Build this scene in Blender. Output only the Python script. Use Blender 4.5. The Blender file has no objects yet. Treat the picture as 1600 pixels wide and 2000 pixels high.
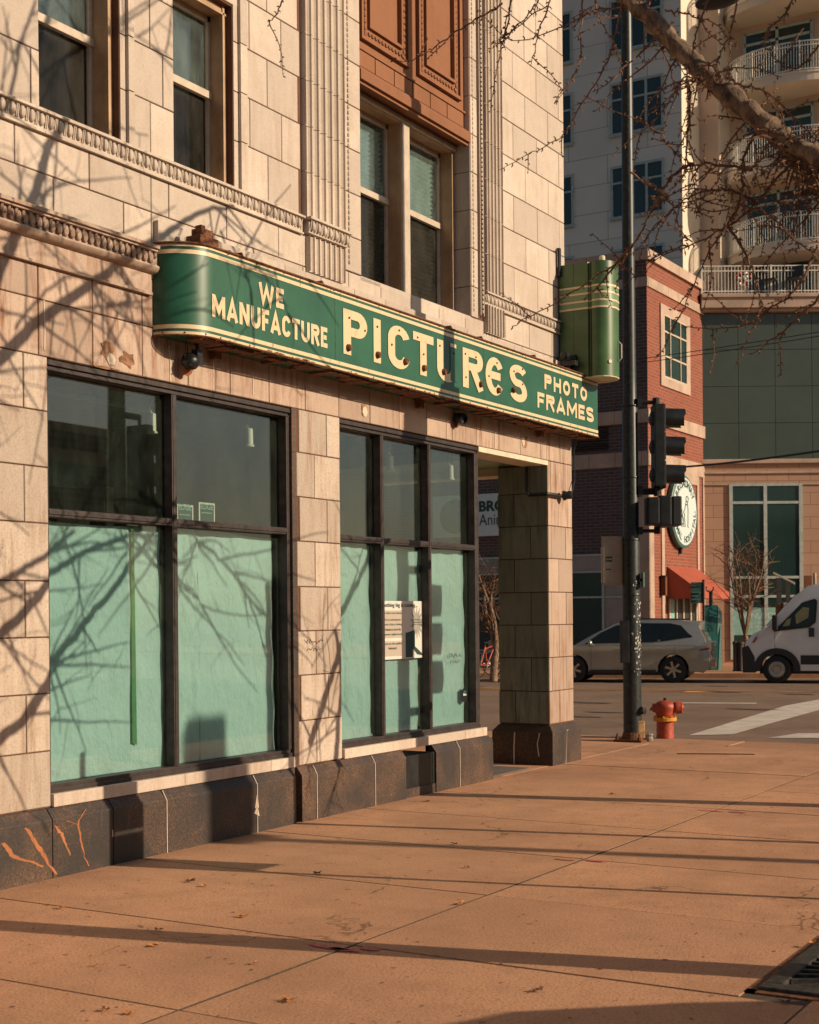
import bpy, bmesh, math, random
from mathutils import Vector, Matrix
R = math.radians
S = bpy.context.scene
COL = S.collection
# ------------------------------------------------------------------ camera
EYE = 1.75; CX = 7.04
TH = math.atan(1659/2778.0); ROLL = R(0.5); HY = 1201.0; FPX = 2778.0
ct, st = math.cos(TH), math.sin(TH)
FWD = Vector((-st, ct, 0)); RGT = Vector((ct, st, 0)); UP = Vector((0, 0, 1)); CAMP = Vector((CX, 0, EYE))
cr, sr = math.cos(ROLL), math.sin(ROLL)
cam = bpy.data.cameras.new('camera'); camo = bpy.data.objects.new('camera', cam); COL.objects.link(camo)
cam.sensor_fit = 'VERTICAL'; cam.sensor_height = 36; cam.lens = 50; cam.shift_y = (HY-1000)/2000
cam.clip_start = 0.1; cam.clip_end = 600
xr = RGT*cr - UP*sr; yr = RGT*sr + UP*cr
camo.matrix_world = Matrix(((xr.x, yr.x, -FWD.x, CAMP.x), (xr.y, yr.y, -FWD.y, CAMP.y), (xr.z, yr.z, -FWD.z, CAMP.z), (0, 0, 0, 1)))
cam.dof.use_dof = True; cam.dof.focus_distance = 13.5; cam.dof.aperture_fstop = 5.0
S.camera = camo
# ------------------------------------------------------------------ light
SA, ST = 0.25, 0.42                          # sun direction (1, SA, ST)
SUNV = Vector((1, SA, ST)).normalized()
W = bpy.data.worlds.new('World'); S.world = W; W.use_nodes = True
wn = W.node_tree; sky = wn.nodes.new('ShaderNodeTexSky'); sky.sky_type = 'NISHITA'; sky.sun_disc = False
sky.sun_elevation = math.asin(SUNV.z); sky.sun_rotation = math.atan2(SUNV.x, SUNV.y)
sky.air_density = 1.0; sky.dust_density = 2.0; sky.ozone_density = 1.0
wn.links.new(sky.outputs[0], wn.nodes['Background'].inputs[0]); wn.nodes['Background'].inputs[1].default_value = 0.056
sl = bpy.data.lights.new('sun', 'SUN'); slo = bpy.data.objects.new('sun', sl); COL.objects.link(slo)
sl.energy = 4.8; sl.angle = R(0.3); sl.color = (1.0, 0.78, 0.55)
slo.rotation_euler = (-SUNV).to_track_quat('-Z', 'Y').to_euler(); slo.location = (30, 8, 20)
S.view_settings.view_transform = 'Standard'; S.view_settings.look = 'None'
S.view_settings.exposure = 0.2; S.view_settings.gamma = 1
S.render.engine = 'CYCLES'

def ray(x, y):
    dx = x-800; dy = y-HY
    u = dx*cr - dy*sr; v = dx*sr + dy*cr
    return FWD + RGT*(u/FPX) - UP*(v/FPX)
def P(x, y, d): return CAMP + ray(x, y)*d            # point at depth d
def onX(x, y, X=0.0):
    r = ray(x, y); return CAMP + r*((X-CAMP.x)/r.x)
def onY(x, y, Y): r = ray(x, y); return CAMP + r*(Y/r.y)
def onZ(x, y, Z=0.0): r = ray(x, y); return CAMP + r*((Z-CAMP.z)/r.z)

# ------------------------------------------------------------------ materials
def nodes(name):
    m = bpy.data.materials.new(name); m.use_nodes = True
    nt = m.node_tree; return m, nt, nt.nodes['Principled BSDF']
def N(nt, t, **k):
    n = nt.nodes.new(t)
    for a, b in k.items(): setattr(n, a, b)
    return n
def mixc(nt, a, b, fac, mode='MIX'):
    n = N(nt, 'ShaderNodeMix', data_type='RGBA', blend_type=mode)
    for s, v in ((6, a), (7, b), (0, fac)):
        if isinstance(v, (int, float)): n.inputs[s].default_value = v
        elif isinstance(v, tuple): n.inputs[s].default_value = (*v[:3], 1)
        else: nt.links.new(v, n.inputs[s])
    return n.outputs[2]
def noise(nt, scale, detail=4, rough=.6, vec=None, stretch=None):
    n = N(nt, 'ShaderNodeTexNoise'); n.inputs['Scale'].default_value = scale
    n.inputs['Detail'].default_value = detail; n.inputs['Roughness'].default_value = rough
    tc = N(nt, 'ShaderNodeTexCoord'); v = tc.outputs['Object']
    if stretch:
        mp = N(nt, 'ShaderNodeMapping'); mp.inputs['Scale'].default_value = stretch
        nt.links.new(v, mp.inputs[0]); v = mp.outputs[0]
    nt.links.new(v, n.inputs['Vector']); return n.outputs['Fac']
def ramp(nt, f, a, b):
    n = N(nt, 'ShaderNodeMapRange'); n.inputs[1].default_value = a; n.inputs[2].default_value = b
    nt.links.new(f, n.inputs[0]); return n.outputs[0]
def mul(nt, a, k):
    n = N(nt, 'ShaderNodeMath', operation='MULTIPLY'); nt.links.new(a, n.inputs[0])
    if isinstance(k, (int, float)): n.inputs[1].default_value = k
    else: nt.links.new(k, n.inputs[1])
    return n.outputs[0]
def bump(nt, bs, h, strength=.3, dist=.01):
    b = N(nt, 'ShaderNodeBump'); b.inputs['Strength'].default_value = strength; b.inputs['Distance'].default_value = dist
    nt.links.new(h, b.inputs['Height']); nt.links.new(b.outputs[0], bs.inputs['Normal'])
def plain(name, c, rough=.6, metal=0, var=.12, scale=9, bmp=.0, spec=.5, coat=0):
    m, nt, bs = nodes(name)
    f = noise(nt, scale, 5)
    d = tuple(x*(1-var*2) for x in c); l = tuple(min(1, x*(1+var)) for x in c)
    nt.links.new(mixc(nt, d, l, ramp(nt, f, .3, .7)), bs.inputs['Base Color'])
    bs.inputs['Roughness'].default_value = rough; bs.inputs['Metallic'].default_value = metal
    bs.inputs['Specular IOR Level'].default_value = spec; bs.inputs['Coat Weight'].default_value = coat
    if bmp: bump(nt, bs, noise(nt, scale*12, 3), bmp)
    return m
def stone(name, c, stain=(.22, .12, .07), stain_amt=.45, tone=.14, speck=.18, streak=.35, rough=.75):
    m, nt, bs = nodes(name)
    at = N(nt, 'ShaderNodeAttribute', attribute_name='tone')
    base = mixc(nt, tuple(x*(1-tone) for x in c), tuple(x*(1+tone*.8) for x in c), at.outputs['Fac'])
    sp = noise(nt, 55, 3, .75)
    base = mixc(nt, base, tuple(x*.45 for x in c), mul(nt, ramp(nt, sp, .5, .72), min(1, speck*2.4)))
    sq = noise(nt, 75, 2, .7)
    base = mixc(nt, base, tuple(min(.9, x*1.5) for x in c), mul(nt, ramp(nt, sq, .58, .75), min(1, speck*1.6)))
    md = noise(nt, 9, 5, .75)
    base = mixc(nt, base, tuple(x*.7 for x in (c[0], c[1]*.95, c[2]*.9)), mul(nt, ramp(nt, md, .45, .75), .38))
    big = noise(nt, 1.3, 6, .65)
    base = mixc(nt, base, tuple(x*.66 for x in (c[0], c[1]*.93, c[2]*.86)), mul(nt, ramp(nt, big, .45, .75), .5))
    str_ = noise(nt, 4.0, 6, .7, stretch=(3, 3, .35)); lo = noise(nt, .9, 3)
    base = mixc(nt, base, stain, mul(nt, mul(nt, ramp(nt, str_, .46, .68), ramp(nt, lo, .38, .6)), stain_amt+streak*.5))
    nt.links.new(base, bs.inputs['Base Color']); bs.inputs['Roughness'].default_value = rough
    bs.inputs['Specular IOR Level'].default_value = .3
    bump(nt, bs, noise(nt, 38, 6, .75), .5, .007)
    return m
M = {}
M['stone'] = stone('cream_terracotta', (.48, .405, .335), stain_amt=.6, tone=.2, speck=.3)
M['stone_up'] = stone('upper_terracotta', (.53, .455, .385), stain_amt=.2, streak=.15, speck=.16)
M['stone_pier'] = stone('shade_darkened_side_stone', (.21, .24, .185), stain=(.06, .09, .055), stain_amt=.6, tone=.2)  # pier side: greenish stain, plus its shade darkened into the stone colour
M['lintel'] = stone('stained_lintel_stone', (.45, .345, .275), stain=(.22, .10, .05), stain_amt=.7, tone=.2, streak=.6)
M['mortar'] = plain('rusty_mortar', (.12, .055, .03), .9)
M['granite'] = stone('dark_granite', (.105, .062, .042), stain=(.025, .022, .02), stain_amt=.7, tone=.3, speck=1.2, streak=.5, rough=.5)
def mk_granite():
    m, nt, bs = nodes('speckled_dark_granite')
    at = N(nt, 'ShaderNodeAttribute', attribute_name='tone'); a = noise(nt, 70, 2, .8); b = noise(nt, 45, 3, .8); g = noise(nt, 1.1, 6, .7); st_ = noise(nt, 5, 6, .75, stretch=(2, 2, .5))
    c = mixc(nt, (.06, .036, .025), (.10, .058, .036), at.outputs['Fac'])
    c = mixc(nt, c, (.30, .155, .08), mul(nt, ramp(nt, a, .50, .66), .75))
    c = mixc(nt, c, (.014, .014, .015), mul(nt, ramp(nt, b, .50, .64), .75))
    c = mixc(nt, c, (.018, .019, .02), mul(nt, ramp(nt, g, .36, .60), .85))
    c = mixc(nt, c, (.19, .13, .09), mul(nt, ramp(nt, st_, .6, .8), .5))
    nt.links.new(c, bs.inputs['Base Color']); bs.inputs['Roughness'].default_value = .55; bump(nt, bs, b, .4, .004); return m
M['granite'] = mk_granite()
M['terra'] = stone('brown_terracotta_panel', (.25, .108, .052), stain=(.16, .07, .03), stain_amt=.3, tone=.08, speck=.05)
M['sill'] = stone('sill_stone', (.58, .49, .41), stain_amt=.3)
M['caulk'] = plain('pale_caulk', (.6, .5, .4), .8)
M['bronze'] = plain('dark_bronze_frame', (.048, .037, .035), .5, .3, .25, 14)
M['casing'] = plain('tan_window_casing', (.40, .255, .145), .5, 0, .15, 5)
M['sash'] = plain('cream_sash', (.50, .42, .33), .5, 0, .1)
M['ceil'] = plain('painted_soffit', (.62, .56, .42), .8)
M['white'] = plain('white_enamel', (.75, .72, .66), .4)
M['black'] = plain('black_metal', (.018, .022, .024), .4, .2, .3)
M['polepaint'] = plain('black_pole_paint', (.02, .028, .030), .42, 0, .4, 20, 0, .4)
M['rust'] = plain('rusty_steel', (.17, .065, .025), .85, .1, .4, 30, .3)
M['blind'] = plain('pale_blind_slat', (.8, .85, .8), .6)
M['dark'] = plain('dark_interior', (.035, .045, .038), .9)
M['room'] = plain('interior_wall', (.09, .115, .085), .9, 0, .3, 2)
M['roomfloor'] = plain('interior_floor', (.09, .08, .06), .8)
M['screen'] = plain('insect_screen', (.10, .095, .08), .8, 0, .2, 40)
def mk_green():
    m, nt, bs = nodes('green_sign_enamel')
    a = noise(nt, 2.2, 5, .6); b = noise(nt, 7, 6, .7, stretch=(2, 2, .3))
    c = mixc(nt, (.012, .078, .046), (.020, .11, .062), ramp(nt, a, .35, .65))
    c = mixc(nt, c, (.05, .13, .08), mul(nt, ramp(nt, b, .55, .85), .5))
    nt.links.new(c, bs.inputs['Base Color']); bs.inputs['Roughness'].default_value = .4
    bs.inputs['Specular IOR Level'].default_value = .45
    return m
M['green'] = mk_green(); M['carglass'] = plain('tinted_car_glass', (.012, .018, .017), .12, 0, .1, 1, 0, .45)
M['ruststain'] = plain('brown_rust_stain', (.30, .155, .085), .9, 0, .35, 14)
M['green2'] = plain('olive_green_enamel', (.055, .125, .042), .38, 0, .2, 3)
M['green3'] = plain('pale_green_enamel', (.15, .25, .12), .35, 0, .1, 3)
def mk_cream():
    m, nt, bs = nodes('cream_sign_paint')
    a = noise(nt, 6, 6, .7)
    c = mixc(nt, (.66, .52, .32), (.34, .15, .05), mul(nt, ramp(nt, a, .58, .8), .8))
    nt.links.new(c, bs.inputs['Base Color']); bs.inputs['Roughness'].default_value = .4; return m
M['cream'] = mk_cream()
M['creamrust'] = plain('rust_streaked_cream', (.52, .33, .15), .6, 0, .35, 12)
def mk_paper():
    m, nt, bs = nodes('sea_green_paper')
    a = noise(nt, 1.2, 3); b = noise(nt, 5.5, 7, .65, stretch=(1, 1, .6))
    c = mixc(nt, (.42, .60, .66), (.50, .69, .75), a)
    nt.links.new(c, bs.inputs['Base Color']); bs.inputs['Roughness'].default_value = .8
    bs.inputs['Specular IOR Level'].default_value = .2
    bump(nt, bs, b, .9, .06); return m
M['paper'] = mk_paper()
M['tape'] = plain('green_tape', (.07, .25, .10), .6)
def mk_glass(name, tint, refl, dust, dustc=(.45, .45, .36)):
    m = bpy.data.materials.new(name); m.use_nodes = True; nt = m.node_tree; nt.nodes.clear()
    out = N(nt, 'ShaderNodeOutputMaterial'); tr = N(nt, 'ShaderNodeBsdfTransparent'); tr.inputs[0].default_value = (*tint, 1)
    gl = N(nt, 'ShaderNodeBsdfGlossy'); gl.inputs['Roughness'].default_value = .015
    df = N(nt, 'ShaderNodeBsdfDiffuse'); df.inputs[0].default_value = (*dustc, 1)
    lw = N(nt, 'ShaderNodeLayerWeight'); lw.inputs[0].default_value = .5
    pw = N(nt, 'ShaderNodeMath', operation='POWER'); pw.inputs[1].default_value = 5; nt.links.new(lw.outputs['Facing'], pw.inputs[0])
    f2 = N(nt, 'ShaderNodeMath', operation='MULTIPLY_ADD'); f2.inputs[1].default_value = .96*refl; f2.inputs[2].default_value = .04*refl; nt.links.new(pw.outputs[0], f2.inputs[0])
    m1 = N(nt, 'ShaderNodeMixShader'); nt.links.new(f2.outputs[0], m1.inputs[0]); nt.links.new(tr.outputs[0], m1.inputs[1]); nt.links.new(gl.outputs[0], m1.inputs[2])
    a = noise(nt, 3.5, 6, .7, stretch=(1, 1, .5)); b = noise(nt, 120, 3, .7)
    d = N(nt, 'ShaderNodeMath', operation='MULTIPLY'); nt.links.new(ramp(nt, a, .3, .8), d.inputs[0]); nt.links.new(ramp(nt, b, .2, .75), d.inputs[1])
    d2 = mul(nt, d.outputs[0], dust)
    m2 = N(nt, 'ShaderNodeMixShader'); nt.links.new(d2, m2.inputs[0]); nt.links.new(m1.outputs[0], m2.inputs[1]); nt.links.new(df.outputs[0], m2.inputs[2])
    nt.links.new(m2.outputs[0], out.inputs[0]); return m
M['glass'] = mk_glass('dusty_shop_glass', (.86, .92, .88), 2.4, .06, (.36, .46, .38))
M['glass_up'] = mk_glass('dirty_upper_glass', (.8, .9, .9), 2.0, .45, (.30, .36, .34))
M['glass_screen'] = mk_glass('screened_glass', (.5, .5, .48), .8, .75, (.10, .095, .08))
M['glass_far'] = plain('far_dark_glass', (.018, .042, .040), .10, 0, .1, 1, 0, .5)
M['glass_pan'] = plain('green_cladding_panel', (.06, .08, .066), .22, 0, .08, .6, 0, .5)
def mk_walk(name, c, sc=1.0, dark=.5):
    m, nt, bs = nodes(name)
    sp = noise(nt, 62, 3, .7); sp2 = noise(nt, 90, 2, .6); big = noise(nt, .55, 6, .65); mid = noise(nt, 3, 6, .7)
    at = N(nt, 'ShaderNodeAttribute', attribute_name='tone')
    base = mixc(nt, tuple(x*.78 for x in c), tuple(x*1.1 for x in c), at.outputs['Fac'])
    base = mixc(nt, base, tuple(x*.62 for x in c), mul(nt, ramp(nt, big, .40, .66), .85))
    base = mixc(nt, base, tuple(x*.62 for x in c), mul(nt, ramp(nt, mid, .47, .68), .6))
    base = mixc(nt, base, tuple(x*.42 for x in c), mul(nt, ramp(nt, sp, .50, .68), dark))
    base = mixc(nt, base, tuple(min(.9, x*1.6) for x in c), mul(nt, ramp(nt, sp2, .62, .75), .45))
    vo = N(nt, 'ShaderNodeTexVoronoi'); vo.inputs['Scale'].default_value = 3.1
    tc = N(nt, 'ShaderNodeTexCoord'); nt.links.new(tc.outputs['Object'], vo.inputs['Vector'])
    base = mixc(nt, base, tuple(x*.25 for x in c), mul(nt, ramp(nt, vo.outputs['Distance'], .075, .05), .6))
    ve = N(nt, 'ShaderNodeTexVoronoi', feature='DISTANCE_TO_EDGE'); ve.inputs['Scale'].default_value = .42
    nz = N(nt, 'ShaderNodeTexNoise'); nz.inputs['Scale'].default_value = 2.5; nz.inputs['Detail'].default_value = 6; nt.links.new(tc.outputs['Object'], nz.inputs['Vector'])
    ad = N(nt, 'ShaderNodeMix', data_type='RGBA', blend_type='ADD'); ad.inputs[0].default_value = .5; nt.links.new(tc.outputs['Object'], ad.inputs[6]); nt.links.new(nz.outputs['Color'], ad.inputs[7]); nt.links.new(ad.outputs[2], ve.inputs['Vector'])
    crk = mul(nt, ramp(nt, ve.outputs['Distance'], .0045, .001), ramp(nt, big, .5, .56))
    base = mixc(nt, base, tuple(x*.2 for x in c), mul(nt, crk, .75))
    nt.links.new(base, bs.inputs['Base Color']); bs.inputs['Roughness'].default_value = .8
    bs.inputs['Specular IOR Level'].default_value = .25
    bump(nt, bs, sp, .7, .006); return m
M['walk'] = mk_walk('sidewalk_concrete', (.56, .305, .178), 1, .9)
M['joint'] = plain('joint_dirt', (.07, .05, .035), .95, 0, .3, 20)
M['asphalt'] = mk_walk('worn_asphalt', (.26, .18, .13), 1, .45)
M['ground'] = plain('ground_earth', (.16, .14, .12), .95)
M['roadwhite'] = plain('worn_white_marking', (.58, .52, .45), .7, 0, .12, 3)
M['yellow'] = plain('worn_yellow_marking', (.62, .27, .06), .7, 0, .35, 1.5)
def mk_brick(name, c1, c2, mort, roty=False):
    m, nt, bs = nodes(name)
    tc = N(nt, 'ShaderNodeTexCoord'); sep = N(nt, 'ShaderNodeSeparateXYZ'); nt.links.new(tc.outputs['Object'], sep.inputs[0])
    cmb = N(nt, 'ShaderNodeCombineXYZ'); nt.links.new(sep.outputs[1 if roty else 0], cmb.inputs[0]); nt.links.new(sep.outputs[2], cmb.inputs[1])
    br = N(nt, 'ShaderNodeTexBrick'); nt.links.new(cmb.outputs[0], br.inputs['Vector'])
    br.inputs['Scale'].default_value = 1; br.inputs['Brick Width'].default_value = .34; br.inputs['Row Height'].default_value = .105
    br.inputs['Mortar Size'].default_value = .012; br.inputs['Color1'].default_value = (*c1, 1); br.inputs['Color2'].default_value = (*c2, 1)
    br.inputs['Mortar'].default_value = (*mort, 1)
    big = noise(nt, .7, 5, .6)
    nt.links.new(mixc(nt, br.outputs[0], tuple(x*.75 for x in c1), mul(nt, ramp(nt, big, .4, .7), .35)), bs.inputs['Base Color'])
    bs.inputs['Roughness'].default_value = .85; bump(nt, bs, br.outputs['Fac'], -.4, .01); return m
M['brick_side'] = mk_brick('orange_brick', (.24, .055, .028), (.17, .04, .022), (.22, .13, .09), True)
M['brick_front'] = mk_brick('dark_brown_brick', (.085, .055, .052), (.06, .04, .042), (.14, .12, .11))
M['band'] = plain('limestone_band', (.42, .31, .24), .8, 0, .15, 1.2)
def mk_block(name, c, mort, w=.75, h=.42):
    m, nt, bs = nodes(name)
    tc = N(nt, 'ShaderNodeTexCoord'); br = N(nt, 'ShaderNodeTexBrick')
    sep = N(nt, 'ShaderNodeSeparateXYZ'); nt.links.new(tc.outputs['Object'], sep.inputs[0])
    cmb = N(nt, 'ShaderNodeCombineXYZ'); nt.links.new(sep.outputs[0], cmb.inputs[0]); nt.links.new(sep.outputs[2], cmb.inputs[1])
    nt.links.new(cmb.outputs[0], br.inputs['Vector']); br.inputs['Scale'].default_value = 1
    br.inputs['Brick Width'].default_value = w; br.inputs['Row Height'].default_value = h; br.inputs['Mortar Size'].default_value = .012
    br.inputs['Color1'].default_value = (*c, 1); br.inputs['Color2'].default_value = (*[x*.9 for x in c], 1); br.inputs['Mortar'].default_value = (*mort, 1)
    big = noise(nt, .6, 5, .6)
    nt.links.new(mixc(nt, br.outputs[0], tuple(x*.72 for x in c), mul(nt, ramp(nt, big, .4, .7), .4)), bs.inputs['Base Color'])
    bs.inputs['Roughness'].default_value = .85; return m
M['tanblock'] = mk_block('tan_masonry', (.40, .25, .17), (.20, .11, .07))
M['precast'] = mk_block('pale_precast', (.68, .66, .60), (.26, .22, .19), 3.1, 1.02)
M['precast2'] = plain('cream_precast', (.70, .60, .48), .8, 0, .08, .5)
M['stucco'] = plain('brown_stucco', (.62, .46, .34), .85, 0, .1, .6)
M['alu'] = plain('pale_window_frame', (.36, .42, .40), .5)
M['railing'] = plain('painted_railing', (.7, .68, .6), .5)
M['awning'] = plain('orange_canvas', (.34, .075, .04), .8, 0, .08, 2)
M['panelgrey'] = plain('grey_panel', (.28, .26, .235), .6, 0, .08, 2)
M['bark'] = None
def mk_bark():
    m, nt, bs = nodes('grey_brown_bark')
    a = noise(nt, 18, 7, .75, stretch=(1, 1, .5)); b = noise(nt, 4, 3)
    c = mixc(nt, (.045, .028, .02), (.36, .24, .15), ramp(nt, a, .38, .62))
    c = mixc(nt, c, (.14, .09, .06), mul(nt, ramp(nt, b, .4, .7), .6))
    nt.links.new(c, bs.inputs['Base Color']); bs.inputs['Roughness'].default_value = .85; bump(nt, bs, a, .9, .02); return m
M['bark'] = mk_bark()
M['twig'] = plain('reddish_twig_bark', (.17, .075, .035), .7, 0, .3, 30)
M['hydr'] = plain('faded_red_paint', (.40, .06, .025), .5, 0, .25, 18, .2)
M['hydy'] = plain('yellow_paint', (.62, .28, .02), .5, 0, .2, 20)
M['carpaint'] = plain('grey_beige_metallic', (.36, .365, .33), .25, .5, .06, 2, 0, .5, .6)
M['vanpaint'] = plain('white_van_paint', (.78, .80, .78), .35, 0, .05, 2, 0, .5, .5)
M['olive'] = plain('olive_seat_cover', (.22, .22, .11), .8)
M['tyre'] = plain('black_rubber', (.012, .013, .014), .8)
M['rim'] = plain('alloy', (.45, .43, .40), .3, .8, .1)
M['plastic'] = plain('dark_plastic', (.02, .022, .025), .5)
M['lens'] = plain('pale_lamp_lens', (.75, .70, .6), .1, .3, .1)
M['redlens'] = plain('red_lamp_lens', (.30, .03, .02), .15)
M['teal'] = plain('teal_totem', (.025, .14, .13), .3)
M['tealpale'] = plain('pale_teal_film', (.22, .42, .38), .5)
M['leaf'] = plain('dry_leaf', (.50, .20, .05), .8, 0, .3, 60)
M['leaf2'] = plain('brown_leaf', (.14, .06, .03), .8, 0, .3, 60)
M['iron'] = plain('dark_iron_grate', (.05, .045, .04), .6, .3, .4, 30)
M['poster'] = plain('white_poster', (.62, .60, .54), .6, 0, .03)
M['tan'] = plain('tan_ink', (.42, .36, .29), .6, 0, .03)
M['ink'] = plain('dark_green_ink', (.01, .05, .045), .6, 0, .03)
M['greyink'] = plain('mid_grey_ink', (.30, .29, .25), .6)
M['signwhite'] = plain('white_sign_face', (.52, .62, .62), .5, 0, .05)
M['signteal'] = plain('teal_sign_rim', (.05, .13, .12), .5)
M['pink'] = plain('pink_spray', (.50, .12, .13), .85, 0, .2, 30)
M['orange'] = plain('orange_paint', (.34, .125, .045), .7, 0, .2, 10)
M['sticker'] = plain('sticker_white', (.55, .55, .5), .6, 0, .3, 60)
M['signback'] = plain('galvanised_sign_back', (.36, .31, .25), .5, .4, .1, 6)
M['reddot'] = plain('red_fabric', (.4, .03, .02), .6)

# ------------------------------------------------------------------ mesh builder
def wloc(o):
    v = Vector((0, 0, 0))
    while o: v += o.location; o = o.parent
    return v
class MB:
    def __init__(s): s.v = []; s.f = []; s.t = []; s.m = []
    def add(s, vs, fs, tone=.5, mi=0):
        b = len(s.v); s.v += [tuple(x) for x in vs]
        for f in fs: s.f.append([b+i for i in f]); s.t.append(tone); s.m.append(mi)
    def box(s, x0, x1, y0, y1, z0, z1, tone=.5, mi=0):
        vs = [(x0, y0, z0), (x1, y0, z0), (x1, y1, z0), (x0, y1, z0), (x0, y0, z1), (x1, y0, z1), (x1, y1, z1), (x0, y1, z1)]
        s.add(vs, [(0, 3, 2, 1), (4, 5, 6, 7), (0, 1, 5, 4), (1, 2, 6, 5), (2, 3, 7, 6), (3, 0, 4, 7)], tone, mi)
    def obox(s, c, ax, ay, az, tone=.5, mi=0):      # oriented box, half-vectors
        c = Vector(c); ax = Vector(ax); ay = Vector(ay); az = Vector(az); vs = []
        for k in (-1, 1):
            for a, b in ((-1, -1), (1, -1), (1, 1), (-1, 1)): vs.append(c+ax*a+ay*b+az*k)
        s.add(vs, [(0, 3, 2, 1), (4, 5, 6, 7), (0, 1, 5, 4), (1, 2, 6, 5), (2, 3, 7, 6), (3, 0, 4, 7)], tone, mi)
    def block(s, O, U, V, Nn, w, h, d=.03, ch=.004, tone=.5, mi=0):   # chamfered face block, origin corner O, U,V in plane, N out
        O = Vector(O)
        a = [O-Nn*d, O+U*w-Nn*d, O+U*w+V*h-Nn*d, O+V*h-Nn*d]
        b = [O-Nn*ch, O+U*w-Nn*ch, O+U*w+V*h-Nn*ch, O+V*h-Nn*ch]
        c = [O+U*ch+V*ch, O+U*(w-ch)+V*ch, O+U*(w-ch)+V*(h-ch), O+U*ch+V*(h-ch)]
        fs = [(8, 9, 10, 11)]
        for i in range(4):
            j = (i+1) % 4; fs.append((i, j, 4+j, 4+i)); fs.append((4+i, 4+j, 8+j, 8+i))
        s.add(a+b+c, fs, tone, mi)
    def quad(s, a, b, c, d, tone=.5, mi=0): s.add([a, b, c, d], [(0, 1, 2, 3)], tone, mi)
    def prism(s, poly, f, a, b, tone=.5, mi=0):     # poly of 2D points, f(p,q,t)->xyz, from t=a to b
        n = len(poly); vs = [f(p, q, a) for p, q in poly]+[f(p, q, b) for p, q in poly]
        fs = [tuple(range(n))[::-1], tuple(range(n, 2*n))]+[(i, (i+1) % n, n+(i+1) % n, n+i) for i in range(n)]
        s.add(vs, fs, tone, mi)
    def tube(s, pts, rs, n=6, cap=True, tone=.5, mi=0):
        pts = [Vector(p) for p in pts]
        if isinstance(rs, (int, float)): rs = [rs]*len(pts)
        b = len(s.v); prev = None
        for i, p in enumerate(pts):
            d = (pts[min(i+1, len(pts)-1)]-pts[max(i-1, 0)])
            if d.length < 1e-9: d = Vector((0, 0, 1))
            d.normalize()
            if prev is None: u = d.orthogonal().normalized()
            else:
                u = prev-d*prev.dot(d)
                u = u.normalized() if u.length > 1e-6 else d.orthogonal().normalized()
            prev = u; w = d.cross(u)
            for k in range(n):
                a = 2*math.pi*k/n; s.v.append(tuple(p+(u*math.cos(a)+w*math.sin(a))*rs[i]))
        for i in range(len(pts)-1):
            for k in range(n):
                k2 = (k+1) % n; s.f.append([b+i*n+k, b+i*n+k2, b+(i+1)*n+k2, b+(i+1)*n+k]); s.t.append(tone); s.m.append(mi)
        if cap:
            s.f.append([b+k for k in range(n)][::-1]); s.t.append(tone); s.m.append(mi)
            e = b+(len(pts)-1)*n; s.f.append([e+k for k in range(n)]); s.t.append(tone); s.m.append(mi)
    def lathe(s, prof, c, axis=(0, 0, 1), n=20, tone=.5, mi=0, caps=True):
        ax = Vector(axis).normalized(); c = Vector(c)
        u = ax.orthogonal().normalized(); w = ax.cross(u); b = len(s.v)
        for r, h in prof:
            for k in range(n):
                a = 2*math.pi*k/n; s.v.append(tuple(c+ax*h+(u*math.cos(a)+w*math.sin(a))*max(r, 1e-4)))
        for i in range(len(prof)-1):
            for k in range(n):
                k2 = (k+1) % n; s.f.append([b+i*n+k, b+i*n+k2, b+(i+1)*n+k2, b+(i+1)*n+k]); s.t.append(tone); s.m.append(mi)
        if not caps: return
        s.f.append([b+k for k in range(n)][::-1]); s.t.append(tone); s.m.append(mi)
        e = b+(len(prof)-1)*n; s.f.append([e+k for k in range(n)]); s.t.append(tone); s.m.append(mi)
    def ball(s, c, rx, ry, rz, n=8, m=5, tone=.5, mi=0):
        b = len(s.v)
        for i in range(m+1):
            p = math.pi*i/m; q = max(math.sin(p), .02)
            for k in range(n):
                a = 2*math.pi*k/n; s.v.append((c[0]+rx*q*math.cos(a), c[1]+ry*q*math.sin(a), c[2]+rz*math.cos(p)))
        for i in range(m):
            for k in range(n):
                k2 = (k+1) % n; s.f.append([b+i*n+k, b+(i+1)*n+k, b+(i+1)*n+k2, b+i*n+k2]); s.t.append(tone); s.m.append(mi)
    def build(s, name, mats, parent=None, smooth=False, bevel=0, loc=None, fix=True):
        me = bpy.data.meshes.new(name)
        off = wloc(parent) if parent else Vector((0, 0, 0))
        if loc is not None: off = off+Vector(loc)
        me.from_pydata([(v[0]-off.x, v[1]-off.y, v[2]-off.z) for v in s.v], [], s.f)
        if not isinstance(mats, (list, tuple)): mats = [mats]
        for m in mats: me.materials.append(M[m] if isinstance(m, str) else m)
        a = me.attributes.new('tone', 'FLOAT', 'FACE')
        for i, t in enumerate(s.t): a.data[i].value = t; me.polygons[i].material_index = s.m[i]
        if fix or bevel:
            bm = bmesh.new(); bm.from_mesh(me); bmesh.ops.recalc_face_normals(bm, faces=bm.faces)
            if bevel:
                es = [e for e in bm.edges if len(e.link_faces) == 2 and e.calc_face_angle(0) > R(35)]
                bmesh.ops.bevel(bm, geom=es, offset=bevel, segments=2, affect='EDGES', profile=.6, clamp_overlap=True)
            bm.to_mesh(me); bm.free()
        if smooth:
            me.polygons.foreach_set('use_smooth', [True]*len(me.polygons))
            try: me.set_sharp_from_angle(angle=R(40))
            except Exception: pass
        o = bpy.data.objects.new(name, me); COL.objects.link(o)
        if parent: o.parent = parent
        if loc is not None: o.location = Vector(loc) 
        return o
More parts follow.
